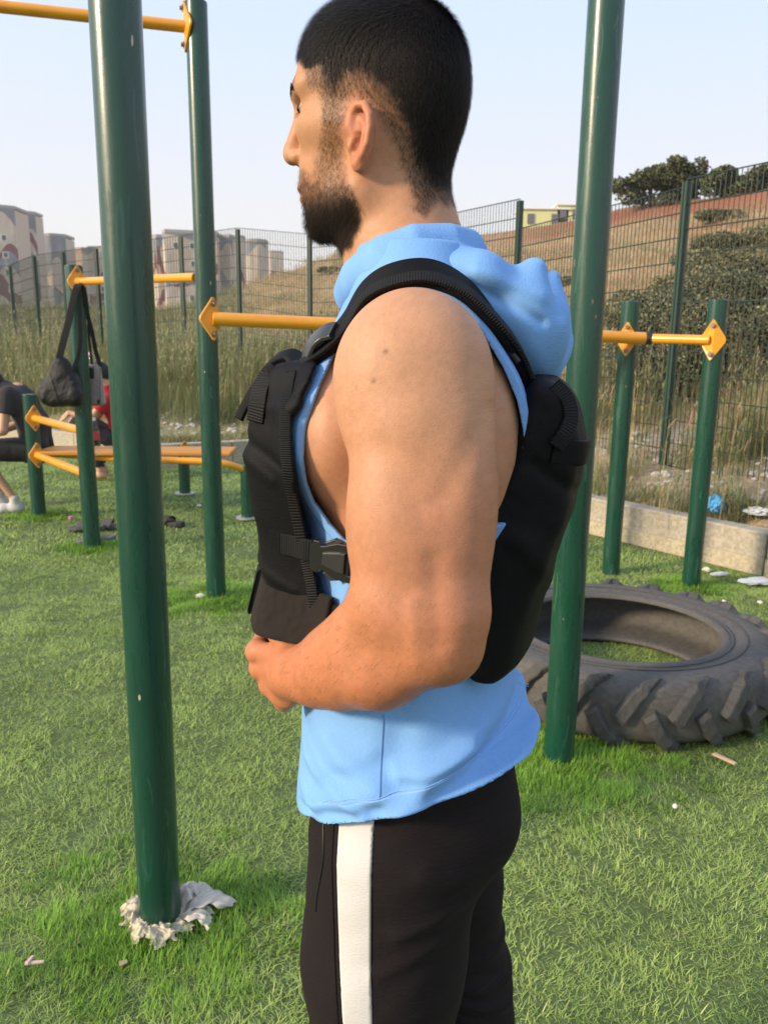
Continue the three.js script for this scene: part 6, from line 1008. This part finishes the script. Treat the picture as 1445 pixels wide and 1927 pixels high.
// ---- trousers with a white side stripe
{
  const legs = (x, y, z) => {
    let n = cone(x, y, z, [0.02, 0.84, 0.088, 0.108], [0.006, 0.68, 0.096, 0.098]); n = smin(n, cone(x, y, z, [0.006, 0.68, 0.096, 0.098], [0.004, 0.50, 0.1, 0.086]), 0.03); n = smin(n, cone(x, y, z, [0.004, 0.50, 0.1, 0.084], [0.03, 0.28, 0.1, 0.068]), 0.02); n = smin(n, cone(x, y, z, [0.03, 0.28, 0.1, 0.068], [0.05, 0.09, 0.1, 0.05]), 0.02);
    let f = cone(x, y, z, [0.035, 0.84, -0.088, 0.108], [0.085, 0.64, -0.1, 0.094]); f = smin(f, cone(x, y, z, [0.085, 0.64, -0.1, 0.094], [0.118, 0.47, -0.1, 0.082]), 0.03); f = smin(f, cone(x, y, z, [0.118, 0.47, -0.1, 0.082], [0.165, 0.28, -0.1, 0.07]), 0.02); f = smin(f, cone(x, y, z, [0.165, 0.28, -0.1, 0.07], [0.23, 0.09, -0.1, 0.05]), 0.02);
    n -= 0.004 * fbm(x * 8 + 1, y * 14 - x * 8, z * 8, 2); f -= 0.006 * fbm(x * 8 + 5, y * 18 + x * 22, z * 8, 2);
    for (const g of [[0.02, 0.79, 0.10, 0.81, 0.004, 0.010], [0.0, 0.74, 0.07, 0.77, 0.003, 0.01], [-0.06, 0.64, 0.02, 0.66, 0.003, 0.012], [0.05, 0.86, 0.12, 0.83, 0.004, 0.014]]) { const q = seg2(x, y, g) / g[5]; if (q < 3) n -= g[4] * Math.exp(-q * q); }
    for (const g of [[0.1, 0.53, 0.2, 0.50, 0.007, 0.009], [0.11, 0.505, 0.2, 0.46, 0.007, 0.008], [0.1, 0.56, 0.19, 0.56, 0.005, 0.01], [0.12, 0.47, 0.2, 0.43, 0.006, 0.008]]) { const q = seg2(x, y, g) / g[5]; if (q < 3) f -= g[4] * Math.exp(-q * q); }
    return smin(n, f, 0.006);
  };
  const pants = (x, y, z) => {
    const a = Math.abs(z);
    let d = smin(legs(x, y, z), ell(x - 0.04, y - 0.93, z, 0.13, 0.14, 0.172), 0.03);
    d = smin(d, ell(x - 0.088, y - 0.865, a - 0.078, 0.084, 0.085, 0.084), 0.03);
    return Math.max(d, y - 0.99, 0.075 - y);
  };
  const w = tileNoise(256, 111), hea = dataTex(512, 512, (i, j) => { const a = 0.75 + 0.9 * Math.pow(w(i / 7, j), 3) + 0.25 * (w(i / 3, j) - 0.5), b = a * 0.62; return [b, b * 0.97, b]; }), bm = dataTex(256, 256, (i, j) => { const a = 0.5 + 0.5 * (w(i / 3, j) - 0.5) + 0.3 * (w(i / 9 + 40, j / 3) - 0.5); return [a, a, a]; });
  M.pants = phys(lin(0.017, 0.0115, 0.0125), 0.9, { map: hea, bumpMap: bm, bumpScale: 0.0006, specularIntensity: 0.5, sheen: 0.08, sheenRoughness: 0.7, sheenColor: lin(0.16, 0.13, 0.14) });
  M.stripe = phys(lin(0.56, 0.545, 0.53), 0.8, { bumpMap: bm, bumpScale: 0.0004, sheen: 0.3, sheenColor: lin(0.5, 0.5, 0.5) });
  const uv = (x, y, z) => [(x * 0.7 + z * 0.7) * 7, y * 7];
  const tr = part('trousers', sdfMesh(pants, [-0.12, 0.06, -0.22], [0.32, 1.0, 0.22], 0.004, { uv }), M.pants, man);
  const sx = lerpTab([[0.2, -0.01], [0.52, -0.015], [0.64, -0.0215], [0.75, -0.0265], [0.86, -0.0285], [0.92, -0.026]]), sw = lerpTab([[0.5, 0.0175], [0.64, 0.0165], [0.75, 0.018], [0.86, 0.0195], [0.92, 0.0195]]);
  for (const s of [1, -1]) part('side_stripe', sdfMesh((x, y, z) => { z *= s; const off = s > 0 ? 0 : (y < 0.84 ? 0.06 * clamp((0.84 - y) / 0.2) : 0); const d = pants(x, y, z * s); return Math.max(d - 0.0022, -d - 0.007, Math.abs(x - off - sx(y)) - sw(y), 0.06 - z, y - 0.96, 0.1 - y); }, [-0.1, 0.09, s > 0 ? 0.05 : -0.22], [0.12, 0.97, s > 0 ? 0.22 : -0.05], 0.003, { uv: (x, y, z) => [x * 7, y * 7] }), M.stripe, man);
  const on = (x, y) => { let lo = 0.02, hi = 0.24; for (let i = 0; i < 30; i++) { const m = (lo + hi) / 2; if (pants(x, y, m) < 0) lo = m; else hi = m; } return V3(x, y, lo + 0.0008); };
  const zp = []; for (let i = 0; i <= 24; i++) { const t = i / 24; zp.push(on(lerp(-0.066, -0.071, t) + 0.003 * Math.sin(t * 5), lerp(0.895, 0.78, t))); }
  part('pocket_zip', tube(zp, 0.0013, 60, 8), std(lin(0.008, 0.008, 0.008), 0.5), tr);
  const sn = []; for (let i = 0; i <= 50; i++) sn.push(on(sx(lerp(0.93, 0.4, i / 50)) - sw(lerp(0.93, 0.4, i / 50)) - 0.006, lerp(0.93, 0.4, i / 50))); part('seam', tube(sn, 0.0009, 90, 5), M.pants, tr);
  for (const [x, z] of [[0.02, 0.1], [0.2, -0.1]]) { const g = sdfMesh((a, b, c) => Math.max(smin(ell(a + 0.06, b - 0.035, c, 0.14, 0.05, 0.05), ell(a - 0.02, b - 0.06, c, 0.06, 0.06, 0.045), 0.03), -b), [-0.22, -0.01, -0.07], [0.1, 0.14, 0.07], 0.006); const o = part('shoe', g, std(lin(0.5, 0.5, 0.5), 0.6), man); o.position.set(x, 0.002, z); }
}
renderer.render(scene, camera);
